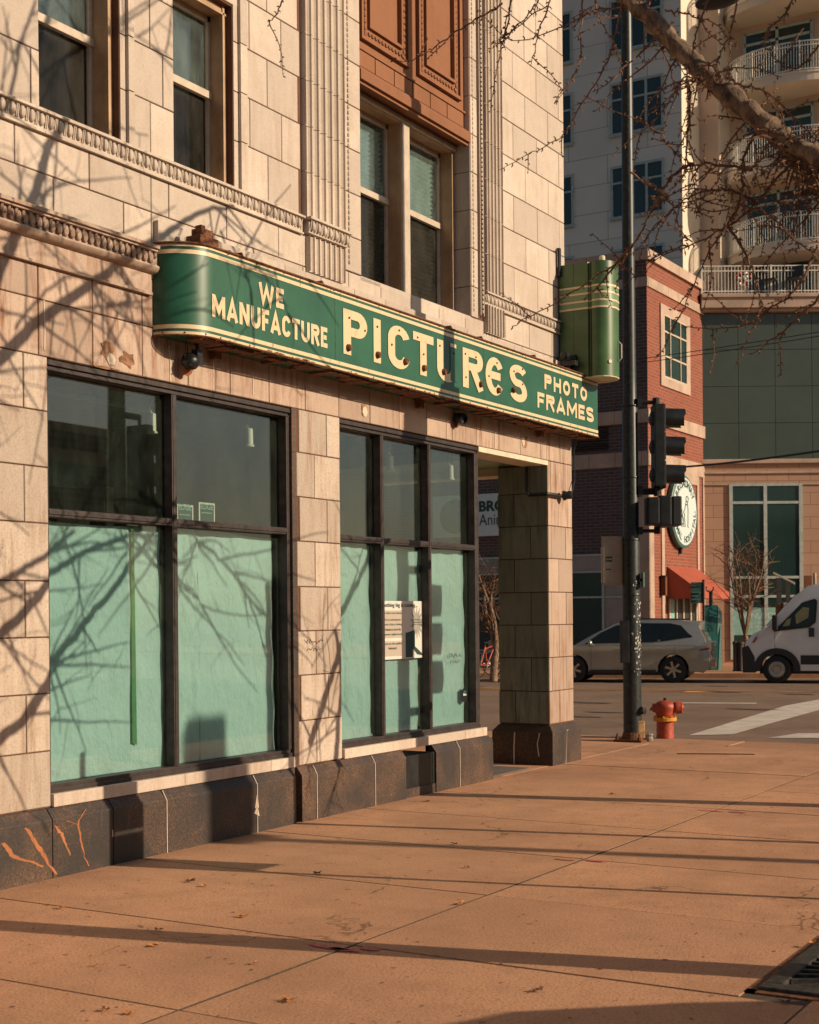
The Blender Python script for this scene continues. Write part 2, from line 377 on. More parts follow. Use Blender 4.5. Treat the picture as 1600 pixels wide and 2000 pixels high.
def tag(o, label=None, cat=None, group=None, kind=None):
    for k, v in (('label', label), ('category', cat), ('group', group), ('kind', kind)):
        if v: o[k] = v
    return o
def thing(name, loc, label, cat, group=None):
    o = bpy.data.objects.new(name, None); COL.objects.link(o); o.location = loc; o.empty_display_size = .2
    return tag(o, label, cat, group)
def dup(root, loc, rotz=None, label=None):
    def cp(o, p):
        c = o.copy(); COL.objects.link(c); c.parent = p
        for ch in o.children: cp(ch, c)
        return c
    r = cp(root, None); r.location = loc
    if rotz is not None: r.rotation_euler = (0, 0, rotz)
    if label: r['label'] = label
    return r
TXT = {}
def text2d(s, size=1.0, bold=0.0, ls=1.0):
    k = (s, bold, ls)
    if k not in TXT:
        c = bpy.data.curves.new('t', 'FONT'); c.body = s; c.size = 1; c.offset = bold; c.space_character = ls; c.resolution_u = 3
        o = bpy.data.objects.new('t', c); COL.objects.link(o); dg = bpy.context.evaluated_depsgraph_get()
        me = bpy.data.meshes.new_from_object(o.evaluated_get(dg))
        TXT[k] = ([(v.co.x, v.co.y) for v in me.vertices], [list(p.vertices) for p in me.polygons])
        bpy.data.objects.remove(o); bpy.data.curves.remove(c); bpy.data.meshes.remove(me)
    v, f = TXT[k]; return [(x*size, y*size) for x, y in v], f
def put_text(mb, s, O, U, V, w=None, h=None, bold=0.0, ls=1.0, align='L', mi=0):
    """place text so that its bounding box fits width w / height h (metres)"""
    v, f = text2d(s, 1, bold, ls)
    if not v: return
    x0 = min(p[0] for p in v); x1 = max(p[0] for p in v); y0 = min(p[1] for p in v); y1 = max(p[1] for p in v)
    sy = h/(y1-y0); sx = (w/(x1-x0)) if w else sy
    O = Vector(O); U = Vector(U); V = Vector(V); ox = 0
    if align == 'C': ox = -(x1-x0)*sx/2
    mb.add([O+U*((p[0]-x0)*sx+ox)+V*((p[1]-y0)*sy) for p in v], f, .5, mi)
# lettering from strokes: strips of constant width around a centre line
def stroke(mb, pts, w, O, U, V, lift=0.0, closed=False):
    pts = [Vector((p[0], p[1], 0)) for p in pts]; n = len(pts); L = []; Rr = []
    for i in range(n):
        if closed: a = pts[(i-1) % n]; b = pts[(i+1) % n]
        else: a = pts[max(i-1, 0)]; b = pts[min(i+1, n-1)]
        p = pts[i]; d1 = (p-a); d2 = (b-p)
        d1 = d1.normalized() if d1.length > 0 else d2.normalized(); d2 = d2.normalized() if d2.length > 0 else d1
        t = (d1+d2).normalized(); nn = Vector((-t.y, t.x, 0)); k = w/2/max(.45, nn.dot(Vector((-d1.y, d1.x, 0))))
        L.append(p+nn*k); Rr.append(p-nn*k)
    O = Vector(O)+Vector(U).cross(Vector(V))*lift; vs = [O+U*q.x+V*q.y for q in L+Rr]
    fs = [(i, (i+1) % n, n+(i+1) % n, n+i) for i in range(n if closed else n-1)]
    mb.add(vs, fs)
def arc(cx, cy, rx, ry, a0, a1, n=12): return [(cx+rx*math.cos(R(a0+(a1-a0)*i/n)), cy+ry*math.sin(R(a0+(a1-a0)*i/n))) for i in range(n+1)]
def glyph(ch, w, h, t):
    """centre-line strokes of a condensed block letter in a w x h box, stroke t"""
    a = t/2; X0, X1, Y0, Y1 = a, w-a, a, h-a; m = w/2; v = min(m, h/2); g = {
    'I': [[(m, 0), (m, h)]],
    'T': [[(m, 0), (m, h-t)], [(0, Y1), (w, Y1)]],
    'E': [[(X0, 0), (X0, h)], [(t, Y1), (w, Y1)], [(t, Y0), (w, Y0)], [(t, h/2), (w*.86, h/2)]],
    'F': [[(X0, 0), (X0, h)], [(t, Y1), (w, Y1)], [(t, h*.48), (w*.86, h*.48)]],
    'H': [[(X0, 0), (X0, h)], [(X1, 0), (X1, h)], [(t, h/2), (w-t, h/2)]],
    'N': [[(X0, 0), (X0, h)], [(X1, 0), (X1, h)], [(X0, h-t*.2), (X1, t*.2)]],
    'M': [[(X0, 0), (X0, h)], [(X1, 0), (X1, h)], [(X0, h-t*.2), (m, h*.3), (X1, h-t*.2)]],
    'W': [[(a*.8, h), (w*.27, t*.3), (m, h*.8), (w*.73, t*.3), (w-a*.8, h)]],
    'A': [[(a*.8, 0), (m, h-t*.3), (w-a*.8, 0)], [(w*.25, h*.28), (w*.75, h*.28)]],
    'U': [[(X0, h), (X0, v)] + arc(m, v, m-a, v-a, 180, 360, 10)[1:-1] + [(X1, v), (X1, h)]],
    'O': [arc(m, h-v, m-a, v-a, 0, 172, 9)+arc(m, v, m-a, v-a, 188, 352, 9)],
    'C': [arc(m, h-v, m-a, v-a, 12, 175, 9)+arc(m, v, m-a, v-a, 185, 348, 9)],
    'P': [[(X0, 0), (X0, h)], [(t, Y1), (w-h*.26, Y1)]+arc(w-h*.26, h-h*.29, h*.26-a, h*.29-a, 90, -90, 9)[1:-1]+[(w-h*.26, h*.42+a), (t, h*.42+a)]],
    'R': [[(X0, 0), (X0, h)], [(t, Y1), (w-h*.26, Y1)]+arc(w-h*.26, h-h*.27, h*.25-a, h*.27-a, 90, -90, 9)[1:-1]+[(w-h*.26, h*.46+a), (t, h*.46+a)], [(w*.5, h*.5), (w-a*.9, 0)]],
    'S': [arc(m, h-h*.26, m-a, h*.26-a, 20, 180, 8)+arc(m, h*.74, m-a, h*.24, 180, 250, 4)[1:]+arc(m, h*.26, m-a, h*.26, 70, 0, 4)+arc(m, h*.27, m-a, h*.27-a, 0, -165, 8)[1:]],
    'e': [arc(m, h/2, m-a, h/2-a, 35, 325, 20), [(t, h*.52), (w*.8, h*.52)]],
    }
    return g[ch]
def letter(mb, ch, y0, y1, z0, z1, t, O=(0, 0, 0), U=Vector((0, 1, 0)), V=Vector((0, 0, 1)), lift=.003, ks=1.0):
    O = Vector(O)+U*y0; U = U/ks; w = (y1-y0)*ks; h = z1-z0; y0 = 0; lift = lift*ks
    for k, s in enumerate(glyph(ch, w, h, t)):
        closed = ch == 'O'
        stroke(mb, s, t, Vector(O)+U*y0+V*z0, U, V, lift+.0007*k, closed)
UY = Vector((0, 1, 0)); UZ = Vector((0, 0, 1)); UX = Vector((1, 0, 0))
rnd = random.Random(7)

# ================================================================== GROUND
mb = MB(); mb.box(-160, 160, -80, 240, -.6, -.30); tag(mb.build('ground', 'ground'), kind='structure')
# roadway: one sheet under everything beyond the kerbs
mb = MB(); mb.quad((-110, 18.9, -.135), (80, 18.9, -.135), (80, 140, -.135), (-110, 140, -.135))
mb.quad((5.62, -60, -.135), (80, -60, -.135), (80, 18.9, -.135), (5.62, 18.9, -.135))
tag(mb.build('road', 'asphalt', fix=False), kind='structure')
# sidewalk slabs
mb = MB(); r2 = random.Random(3)
ys = [-3.1, -1.5, .1, 1.7, 3.3, 4.9, 6.32, 7.85, 9.33, 10.85, 12.25, 13.7, 15.1, 16.6, 18.0]
xs = [-3.6, -1.9, .35, 2.9, 4.25]
xs = [-12, -9, -6, -3.4, .02, 2.9, 5.3]
def slab(x0, x1, y0, y1):
    g = .008; t = r2.random(); z = r2.uniform(-.002, .002); c = .0012
    b = [(x0+g, y0+g, -.05), (x1-g, y0+g, -.05), (x1-g, y1-g, -.05), (x0+g, y1-g, -.05)]
    m_ = [(x, y, z-c) for x, y, _ in b]
    sx = lambda x: x
    tp = [(x0+g+c, y0+g+c, z), (x1-g-c, y0+g+c, z), (x1-g-c, y1-g-c, z), (x0+g+c, y1-g-c, z)]
    fs = [(8, 9, 10, 11)]
    for i in range(4):
        j = (i+1) % 4; fs += [(i, j, 4+j, 4+i), (4+i, 4+j, 8+j, 8+i)]
    mb.add(b+m_+tp, fs, t)
GX0, GX1, GY0, GY1 = 5.02-.0, 5.3, 5.2, 7.6
for i in range(len(xs)-1):
    for j in range(len(ys)-1):
        x0, x1, y0, y1 = xs[i], xs[i+1], ys[j], ys[j+1]
        if x1 <= .03 and y1 < 13.2: continue
        if i == 5:
            off = .0
            if y0 < 7.6 and y1 > 6.4:        # tree pit opening at the grate
                slab(x0, 5.0, y0, y1)
                continue
        slab(x0, x1, y0, y1)
tag(mb.build('sidewalk', 'walk'), kind='structure')
mb = MB(); mb.box(2.8965, 2.9035, -3, 18, -.004, .0018); mb.box(-12, 5.6, -6, 18.2, -.29, -.005); tag(mb.build('sidewalk_bed', 'joint'), kind='structure')
mb = MB()   # kerb pieces along both streets, rounded corner ramp
for k in range(16):
    y = -5+k*1.45; mb.box(5.3, 5.47, y+.006, y+1.44, -.28, .0, r2.random())
for k in range(12):
    x = -12+k*1.45; mb.box(x+.006, x+1.44, 18.02, 18.9, -.28, -.004, r2.random())
tag(mb.build('kerb', 'walk', bevel=.012), kind='structure')
# thin dark drain slots and expansion joints near the corner
mb = MB()
a = onZ(1322, 1473); b = onZ(1474, 1474); mb.tube([(a.x, a.y, .002), ((a.x+b.x)/2, (a.y+b.y)/2, .004), (b.x, b.y, .002)], .012, 4)
tag(mb.build('crack_filler', 'black'), 'short dark tar strip lying on the sidewalk near the corner kerb', 'tar strip')
# crosswalk, centre line, lane mark
mb = MB(); z = -.128
pts = [onZ(*q_, z) for q_ in ((1345, 1436), (1432, 1434), (1515, 1410), (1600, 1387), (1700, 1362), (1700, 1345), (1600, 1366), (1535, 1378))]
mb.add([tuple(p) for p in pts], [(0, 1, 2, 7), (7, 2, 3, 6), (6, 3, 4, 5)])
pts = [onZ(1500, 1441, z), onZ(1640, 1441, z), onZ(1640, 1432, z), onZ(1560, 1432, z)]
mb.add([tuple(p) for p in pts], [(0, 1, 2, 3)])
tag(mb.build('crosswalk_marking', 'roadwhite', fix=False), kind='structure')
mb = MB()
for dy, t in ((0, .13), (.34, .13)):
    a = onZ(900, 1345, z); b = onZ(1700, 1353.5, z); d = (b-a).normalized(); n_ = Vector((-d.y, d.x, 0)); a = a-d*20; b = b+d*20
    a = a+n_*dy; b = b+n_*dy; mb.quad(a, b, b+n_*t, a+n_*t)
a = onZ(1330, 1352.5, z); b = onZ(1390, 1352.5, z); c = onZ(1370, 1349.5, z); d = onZ(1345, 1349.5, z)
mb.add([tuple(p+Vector((0, 0, .003))) for p in (a, b, c, d)], [(0, 1, 2, 3)])
tag(mb.build('centre_line', 'yellow', fix=False), kind='structure')
mb = MB(); a = onZ(1330, 1373.5, z); b = onZ(1478, 1374.5, z); c = onZ(1478, 1372.5, z); d = onZ(1330, 1371.8, z); mb.quad(a, b, c, d)
tag(mb.build('lane_line', 'roadwhite', fix=False), kind='structure')
mb = MB()
for (x, y, w) in ((1155, 1372.5, .7), (1420, 1352, .5), (1180, 1391, .5), (1470, 1385, .6), (1150, 1400, .4), (1560, 1356, .5), (1400, 1340, .5)):
    c = onZ(x, y, z); n = 10; mb.add([(c.x+math.cos(2*math.pi*k/n)*w*r2.uniform(.6, 1), c.y+math.sin(2*math.pi*k/n)*w*.35*r2.uniform(.4, 1), z+.002) for k in range(n)], [tuple(range(n))])
tag(mb.build('tar_patches', 'joint', fix=False), kind='stuff')
# far kerb + far pavement of the diagonal avenue
fa = onZ(900, 1324, -.13); fb = onZ(1640, 1324, -.13); fd = (fb-fa).normalized(); fn = Vector((-fd.y, fd.x, 0))
fa2 = fa-fd*60; fb2 = fb+fd*50
mb = MB(); mb.add([(p.x, p.y, zz) for p in (fa2, fb2, fb2+fn*45, fa2+fn*45) for zz in (-.3, .0)], [(1, 3, 5, 7), (0, 1, 3, 2), (2, 3, 5, 4), (4, 5, 7, 6), (6, 7, 1, 0)])
tag(mb.build('far_sidewalk', 'walk'), kind='structure')

# sidewalk stains of spray paint
mb = MB()
for (x, y, w, a) in [(640, 1851, .35, 1), (672, 1856, .22, 1), (720, 1854, .15, 1), (1385, 1584, .33, 1), (1440, 1587, .2, 1), (1105, 1680, .2, 1), (1165, 1682, .2, 1)]:
    c = onZ(x, y); vs = []
    for k in range(14):
        an = 2*math.pi*k/14; rr = r2.uniform(.6, 1); vs.append((c.x+math.cos(an)*w*.5*rr, c.y+math.sin(an)*.035*rr, .0045))
    mb.add(vs, [tuple(range(14))])
tag(mb.build('spray_paint_mark', 'pink', fix=False), 'faded pink utility spray marks along the sidewalk joints', 'paint mark', kind='stuff')

# ================================================================== CORNER BUILDING
B = thing('corner_building', (0, 8, 0), 'cream terracotta corner building with boarded shop windows under the green sign', 'building')
ROWS = [.47, .85, 1.24, 1.62, 2.0, 2.39, 2.77, 3.15, 3.52]
def ashlar(mb, u0, u1, zs, step=.6, first=0.0, O=Vector((0, 0, 0)), U=UY, V=UZ, g=.009, seed=1, alt=.5, jit=.0012, d=.03, ch=.004):
    rr = random.Random(seed); Nn = U.cross(V)
    for r in range(len(zs)-1):
        x = u0-step+(first if r % 2 == 0 else first+step*alt)
        while x > u0: x -= step
        while x < u1-1e-4:
            a = max(x, u0); b = min(x+step, u1)
            if b-a > .04:
                mb.block(O+U*(a+g/2)+V*(zs[r]+g/2)+Nn*rr.uniform(-jit, jit), U, V, Nn, b-a-g, zs[r+1]-zs[r]-g, d, ch, rr.random())
            x += step
# backing masses (mortar shows in the joints)
mb = MB()
mb.box(-.5, -.010, 2, 7.03, .0, 3.52); mb.box(-.5, -.010, 9.93, 10.60, 0, 3.52)
mb.box(-.5, -.010, 2, 15.59, 3.52, 4.74); mb.box(-.5, -.010, 2, 10.97, 4.74, 5.2); mb.box(-.5, -.010, 13.105, 15.5, 4.74, 5.2); mb.box(-.5, -.012, 10.97, 13.09, 4.74, 4.83)
UPZ = [5.18+.398*i for i in range(20)]
for a, b in ((2, 6.98), (7.77, 8.37), (9.10, 10.97), (13.105, 15.44)): mb.box(-.5, -.010, a, b, 5.2, 13)
mb.box(-.5, -.012, 6.98, 7.77, 6.83, 13); mb.box(-.5, -.012, 8.37, 9.10, 6.65, 13); mb.box(-.5, -.13, 10.97, 13.09, 6.66, 13)
mb.box(-.65, -.012, 14.945, 15.59, 0, 3.5)
mb.build('wall_core', 'mortar', B)
# back, side and roof masses
mb = MB(); mb.box(-14, -.5, 15.0, 15.43, 3.6, 13); mb.box(-14, -2.6, 15.0, 15.43, 0, 3.6); mb.box(-14, -13.7, 2, 15.43, 0, 13)
mb.box(-14, -.5, 2.0, 2.3, 0, 13); mb.box(-14, 0, 2, 15.44, 13, 13.2); mb.box(-2.75, -2.6, 13.3, 15.0, 0, 3.6)
mb.build('side_wall', 'stone_up', B)
mb = MB()
ashlar(mb, 2, 7.03, ROWS, .56, .0+.05, seed=2)
mb.build('ground_floor_wall', 'stone', B); mb = MB()
ashlar(mb, 9.93, 10.60, ROWS, .42, .27-.0, seed=5, alt=.45)
mb.build('stone_pier_wall', 'stone', B)
mb = MB()
ashlar(mb, 2, 15.6, [3.52, 3.9, 4.26], .52, .27, seed=8, alt=0)
o_ = mb.build('lintel', 'lintel', B)
mb = MB()
ashlar(mb, 2, 8.1, [4.5, 4.76, 5.05], .7, .2, seed=9)
ashlar(mb, 8.1, 10.12, [4.26, 4.5, 4.76, 5.05], .7, .2, seed=10)
ashlar(mb, 10.12, 13.38, [4.26, 4.5, 4.70, 4.86], .55, .1, seed=11)
ashlar(mb, 13.38, 15.6, [4.26, 4.5, 4.74], .55, .1, seed=12); ashlar(mb, 13.78, 15.5, [4.74, 5.05], .6, .1, seed=13)
# proud water table above the sign
for k in range(14):
    y = 8.12+k*.535; mb.box(-.01, .045, y+.003, min(y+.532, 15.62), 4.53, 4.70, rnd.random())
ashlar(mb, 2, 6.98, UPZ, .6, .1, seed=21); ashlar(mb, 7.90, 8.37, UPZ, .36, .20, seed=22, alt=.4)
ashlar(mb, 9.26, 10.03, UPZ, .44, .3, seed=23, alt=.45)
ashlar(mb, 6.98, 7.9, [6.84, 7.17, 7.57, 7.97, 8.36], .5, .1, seed=24); ashlar(mb, 8.37, 9.26, [6.66, 6.84, 7.17, 7.57, 7.97, 8.36], .5, .1, seed=25)
ashlar(mb, 13.79, 15.45, UPZ, .60, .32, seed=26)
mb.build('upper_wall', 'stone_up', B)
# architrave bands right of the two single windows (two fillets with a groove)
for y0, y1 in ((7.775, 7.90), (9.105, 9.255)):
    mb = MB()
    for i in range(len(UPZ)-1):
        if UPZ[i] > 6.7: break
        t = rnd.random(); g = .004
        mb.box(-.12, -.03, y0, y0+.018, UPZ[i]+g, UPZ[i+1]-g, t); mb.box(-.03, .0, y0+.0, y0+.055, UPZ[i]+g, UPZ[i+1]-g, t)
        mb.box(-.03, .028, y0+.06, y1, UPZ[i]+g, UPZ[i+1]-g, t)
    mb.build('architrave', 'stone_up', B, bevel=.004)
# fluted pilasters
def flutes(mb, y0, y1, zs, n, depth=.035, X=.045):
    w = (y1-y0)/n; prof = [(-.02, y0)]
    for k in range(n):
        c = y0+w*(k+.5); r_ = w*.40; prof.append((X, c-r_-w*.02))
        for a in range(0, 7): an = math.pi*a/6; prof.append((X-math.sin(an)*depth, c-math.cos(an)*r_))
        prof.append((X, c+r_+w*.02))
    prof.append((-.02, y1))
    for i in range(len(zs)-1):
        t = rnd.random(); za, zb = zs[i]+.003, zs[i+1]-.003; vs = []; fs = []; n_ = len(prof)
        for z in (za, zb): vs += [(p[0], p[1], z) for p in prof]
        for k in range(n_-1): fs.append((k, k+1, n_+k+1, n_+k))
        fs.append(tuple(range(n_-1, -1, -1))); fs.append(tuple(range(n_, 2*n_)))
        mb.add(vs, fs, t)
mb = MB(); flutes(mb, 10.05, 10.67, UPZ, 6); mb.build('fluted_pilaster', 'stone_up', B)
mb = MB(); flutes(mb, 13.38, 13.775, UPZ, 5); mb.build('fluted_pilaster', 'stone_up', B)
mb = MB(); flutes(mb, 10.09, 10.65, [4.72, 5.03], 7, .03, .05); mb.build('pilaster_base', 'stone_up', B); mb = MB(); flutes(mb, 13.38, 13.77, [4.74, 5.04], 6, .03, .05)
mb.build('pilaster_base', 'stone_up', B)
# plain strips beside bay
mb = MB()
ashlar(mb, 10.70, 10.97, [4.86]+UPZ, 2, 0, O=Vector((.012, 0, 0)), seed=31); mb.build('bay_strip', 'stone_up', B); mb = MB()
ashlar(mb, 13.09, 13.24, [4.86]+UPZ, 2, 0, O=Vector((.012, 0, 0)), seed=32)
for i in range(len(UPZ)-1):   # shaded stone reveal of the bay, facing left
    mb.block(Vector((-.2, 13.09, UPZ[i]+.003)), UX, UZ, -UY, .205, .392, .03, .004, rnd.random())
mb.block(Vector((-.2, 13.09, 4.87)), UX, UZ, -UY, .205, .305, .03, .004, .5)
mb.build('bay_strip', 'stone_up', B)
mb = MB()   # bead columns
for y, r_, x_ in ((13.30, .022, .03), (10.76, .012, .016), (13.14, .010, .014)):
    z = 4.94
    while z < 8.6: mb.ball((x_, y, z), r_, r_, .022, 6, 4, rnd.random()); z += .05
mb.box(0, .03, 13.262, 13.272, 4.9, 10); mb.box(0, .03, 13.332, 13.342, 4.9, 10)
mb.build('bead_moulding', 'stone_up', B, smooth=True)
# egg and dart courses
def eggs(mb, y0, y1, z0, X=0, s=.088):
    n = int((y1-y0)/s)
    for k in range(n):
        y = y0+(k+.5)*s; t = rnd.random()
        mb.ball((X+.022, y, z0+.045), .024, s*.30, .045, 8, 5, t)
        mb.tube([(X+.018, y-s*.42, z0-.0), (X+.032, y-s*.42, z0+.085)], .006, 4, True, t)
        mb.tube([(X+.018, y+s*.42, z0-.0), (X+.032, y+s*.42, z0+.085)], .006, 4, True, t)
def strcourse(mb, y0, y1, z0=5.06):
    L = 1.0; y = y0
    while y < y1-.02:
        e = min(y+L, y1); t = rnd.random()
        mb.box(-.01, .015, y+.002, e-.002, z0-.02, z0+.10, t); mb.box(-.01, .05, y+.002, e-.002, z0+.10, z0+.118, t)
        mb.box(-.01, .03, y+.002, e-.002, z0-.035, z0-.02, t); y = e
    eggs(mb, y0, y1, z0+.005, .0)
mb = MB(); strcourse(mb, 2, 10.03); mb.build('egg_and_dart_course', 'stone_up', B, smooth=True)
mb = MB(); eggs(mb, 10.06, 10.68, 5.06, .05); mb.box(0, .10, 10.04, 10.69, 5.155, 5.175); mb.box(-.01, .055, 10.06, 10.67, 5.045, 5.155)
mb.build('egg_and_dart_course', 'stone_up', B, smooth=True)
mb = MB(); strcourse(mb, 13.38, 15.5, 5.06); mb.build('egg_and_dart_course', 'stone_up', B, smooth=True)
# left cornice with leaf moulding
mb = MB()
mb.box(-.01, .125, 2, 8.05, 4.455, 4.48, .3); mb.box(-.01, .105, 2, 8.05, 4.438, 4.455, .7); mb.box(-.01, .05, 2, 8.10, 4.345, 4.435, .4)
mb.prism([(0, 4.345), (.075, 4.345), (.085, 4.33), (.07, 4.305), (.03, 4.29), (0, 4.29)], lambda p, q, t: (p, t, q), 2, 8.09)
mb.box(-.01, .02, 2, 8.07, 4.15, 4.29, .6); mb.box(-.01, .035, 2, 8.07, 4.13, 4.15, .3)
y = 2.0
while y < 8.02:
    mb.ball((.062, y, 4.395), .026, .024, .045, 6, 5, rnd.random()); mb.ball((.078, y+.03, 4.415), .022, .015, .03, 6, 4, rnd.random()); y += .062
mb.build('cornice', 'lintel', B, smooth=True)
# sills of upper windows
for a, b, z in ((6.98, 7.77, 5.205), (8.37, 9.10, 5.205), (10.97, 13.09, 4.86)): mb = MB(); mb.box(-.3, .0, a, b, z-.04, z, rnd.random()); mb.build('window_sill', 'stone_up', B)
# ---- upper windows
def up_window(y0, y1, z0, z1, Xg, zr, Xo=-.07, blinds=False):
    """Xg: glass plane. parts: casing > sash, panes, screen, blind"""
    c = MB()
    c.box(Xg-.05, Xo, y1-.045, y1, z0, z1); c.box(Xo-.03, Xo+.012, y1-.055, y1-.03, z0, z1); c.box(Xg-.05, Xo, y0, y1, z1-.06, z1)
    c.box(Xo-.03, Xo+.012, y0, y1, z1-.075, z1-.055)
    c.box(Xg-.05, Xo, y0, y0+.02, z0, z1)
    w = c.build('window', 'casing', B, bevel=.003)
    s = MB(); a, b = y0+.02, y1-.045
    for (ya, yb, za, zb, x) in ((a, b, zr-.03, zr+.03, Xg+.02), (b-.035, b, zr, z1-.06, Xg+.005), (a, b, z1-.11, z1-.06, Xg+.005), (b-.03, b, z0, zr, Xg+.0)):
        s.box(x-.04, x, ya, yb, za, zb)
    s.box(Xg-.05, Xg+.0, a, a+.03, z0, z1-.06)
    s.box(Xg-.05, Xg+.01, a, b, z0, z0+.045)
    s.build('sash', 'sash', w, bevel=.003)
    p = MB(); p.box(Xg-.026, Xg-.020, a+.01, b-.01, zr+.02, z1-.1); p.build('pane', 'glass_up', w)
    p = MB(); p.box(Xg-.036, Xg-.030, a+.01, b-.01, z0+.02, zr-.02); p.build('screen_pane', 'glass_screen', w)
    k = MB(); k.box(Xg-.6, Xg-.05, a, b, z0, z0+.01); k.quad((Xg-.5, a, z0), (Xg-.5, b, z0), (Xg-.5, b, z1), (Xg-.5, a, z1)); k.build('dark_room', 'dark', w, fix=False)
    if blinds:
        bl = MB(); z = z0+.1; i = 0
        while z < z1-.12:
            tl = .5*math.sin(z*9)*.01
            bl.obox(((Xg-.075), (a+b)/2, z), (.014, 0, .014), (0, (b-a)/2-.03, tl), (-.0006, 0, .0012)); z += .048
        for y in (a+.1, b-.1): bl.tube([(Xg-.09, y, z0+.1), (Xg-.09, y, z1-.1)], .002, 4)
        bl.build('blind', 'blind', w, fix=False)
    else:
        bl = MB(); n_ = 14; vs = []; fs = []
        for i in range(n_+1):
            yy = a+(b-a)*i/n_; vs += [(Xg-.14+.02*math.sin(i*1.9), yy, z0), (Xg-.14+.02*math.sin(i*1.9+.5), yy, z1-.06)]
        for i in range(n_): fs.append((2*i, 2*i+2, 2*i+3, 2*i+1))
        bl.add(vs, fs); bl.build('curtain', 'screen', w, fix=False)
up_window(6.98, 7.77, 5.205, 6.83, -.22, 5.93)
up_window(8.37, 9.10, 5.205, 6.65, -.20, 5.95)
up_window(10.97, 12.04, 4.86, 6.66, -.33, 5.83, -.19, blinds=True)
up_window(12.04, 13.09, 4.86, 6.66, -.33, 5.83, -.19, blinds=True)
mb = MB(); mb.box(-.185, -.155, 11.992, 12.13, 4.87, 6.60); mb.box(-.30, -.150, 10.98, 13.085, 6.602, 6.655); mb.build('bay_mullion', 'sash', B, bevel=.004)
# ---- brown terracotta spandrel
mb = MB()
mb.box(-.14, -.06, 10.975, 13.085, 6.665, 9.6, .5); mb.box(-.058, -.01, 10.976, 13.084, 6.64, 6.669, .6); mb.box(-.06, .02, 10.975, 13.085, 6.67, 6.75, .4)
mb.prism([(-.06, 6.75), (.02, 6.75), (.0, 6.79), (-.045, 6.82), (-.06, 6.82)], lambda p, q, t: (p, t, q), 10.975, 13.085)
mb.box(-.06, -.035, 10.975, 13.085, 6.98, 7.0, .5)
for k in range(6): mb.box(-.062, -.048, 10.99+k*.345, 10.985+k*.345+.335, 6.83, 6.975, rnd.random())
def fr(mb, y0, y1, z0, z1, w, xa, xb, t=.5):
    mb.box(xa, xb, y0, y1, z0, z0+w, t); mb.box(xa, xb, y0, y1, z1-w, z1, t); mb.box(xa, xb, y0, y0+w, z0+w, z1-w, t); mb.box(xa, xb, y1-w, y1, z0+w, z1-w, t)
for y0, y1 in ((11.06, 11.93), (12.11, 12.98)):
    fr(mb, y0, y1, 7.08, 8.9, .035, -.06, -.02); fr(mb, y0+.035, y1-.035, 7.115, 8.865, .10, -.06, -.045); fr(mb, y0+.135, y1-.135, 7.215, 8.765, .03, -.06, -.015)
    z = 7.15
    while z < 8.8: mb.ball((-.04, y1-.085, z), .014, .022, .028, 6, 4, rnd.random()); mb.ball((-.04, y0+.085, z), .014, .022, .028, 6, 4); z += .06
    y = y0+.1
    while y < y1-.08: mb.ball((-.04, y, 7.165), .014, .026, .022, 6, 4, rnd.random()); y += .06
mb.build('spandrel_panel', 'terra', B)
# ---- porch, pier
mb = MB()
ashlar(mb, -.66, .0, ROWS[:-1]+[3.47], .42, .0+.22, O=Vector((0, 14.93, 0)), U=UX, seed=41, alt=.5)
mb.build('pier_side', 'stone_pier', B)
mb = MB(); ashlar(mb, 14.93, 15.60, ROWS[:-1]+[3.52], .40, .28, seed=42, alt=.5)
mb.build('pier_front', 'lintel', B)
def plinth(mb, y0, y1, X=.07, top=.465, back=-.02):
    t = rnd.random(); mb.prism([(back, -.02), (X, -.02), (X, top-.07), (X-.055, top), (back, top)], lambda p, q, t_: (p, t_, q), y0, y1, t)
mb = MB()
js = [2, 3.3, 4.6, 5.8, 6.97, 7.56, 8.13, 9.24, 9.79]
for a, b in zip(js[:-1], js[1:]): plinth(mb, a+.004, b-.004)
js = [9.87, 10.09, 11.03, 11.59]
for a, b in zip(js[:-1], js[1:]): plinth(mb, a+.004, b-.004)
js = [12.16, 12.64, 13.38]
for a, b in zip(js[:-1], js[1:]): plinth(mb, a+.004, b-.004)
mb.box(-.3, .06, 11.59, 12.16, -.02, .09, .3); mb.box(-.3, -.0, 9.79, 9.87, 0, .46, .2)
mb.box(-.66, -.02, 13.2, 13.33, -.02, .45, .4)
mb.build('plinth', 'granite', B, bevel=.004)
mb = MB()  # pier plinth
x0, x1, y0, y1 = -.72, .065, 14.865, 15.665
vs = [(x0, y0, -.02), (x1, y0, -.02), (x1, y1, -.02), (x0, y1, -.02), (x0, y0, .38), (x1, y0, .38), (x1, y1, .38), (x0, y1, .38),
      (x0+.06, y0+.06, .455), (x1-.06, y0+.06, .455), (x1-.06, y1-.06, .455), (x0+.06, y1-.06, .455)]
mb.add(vs, [(0, 1, 5, 4), (1, 2, 6, 5), (2, 3, 7, 6), (3, 0, 4, 7), (4, 5, 9, 8), (5, 6, 10, 9), (6, 7, 11, 10), (7, 4, 8, 11), (8, 9, 10, 11)], .2)
mb.build('pier_plinth', 'granite', B, bevel=.006)
mb = MB()
for y in (8.13, 9.24, 10.09, 11.03, 12.64): mb.tube([(.03, y, .46), (.0725, y, .39), (.0725, y, .0)], .0045, 4)
mb.box(.066, .0735, 7.545, 7.553, .2, .25)
mb.tube([(-.42, 14.863, .37), (-.43, 14.863, .2), (-.43, 14.863, .0)], .011, 4); mb.tube([(-.10, 14.863, .37), (-.13, 14.863, .25), (-.11, 14.863, .1)], .008, 4)
mb.tube([(-.01, 15.6, .40), (.067, 15.25, .38), (.067, 15.22, .0)], .008, 4)
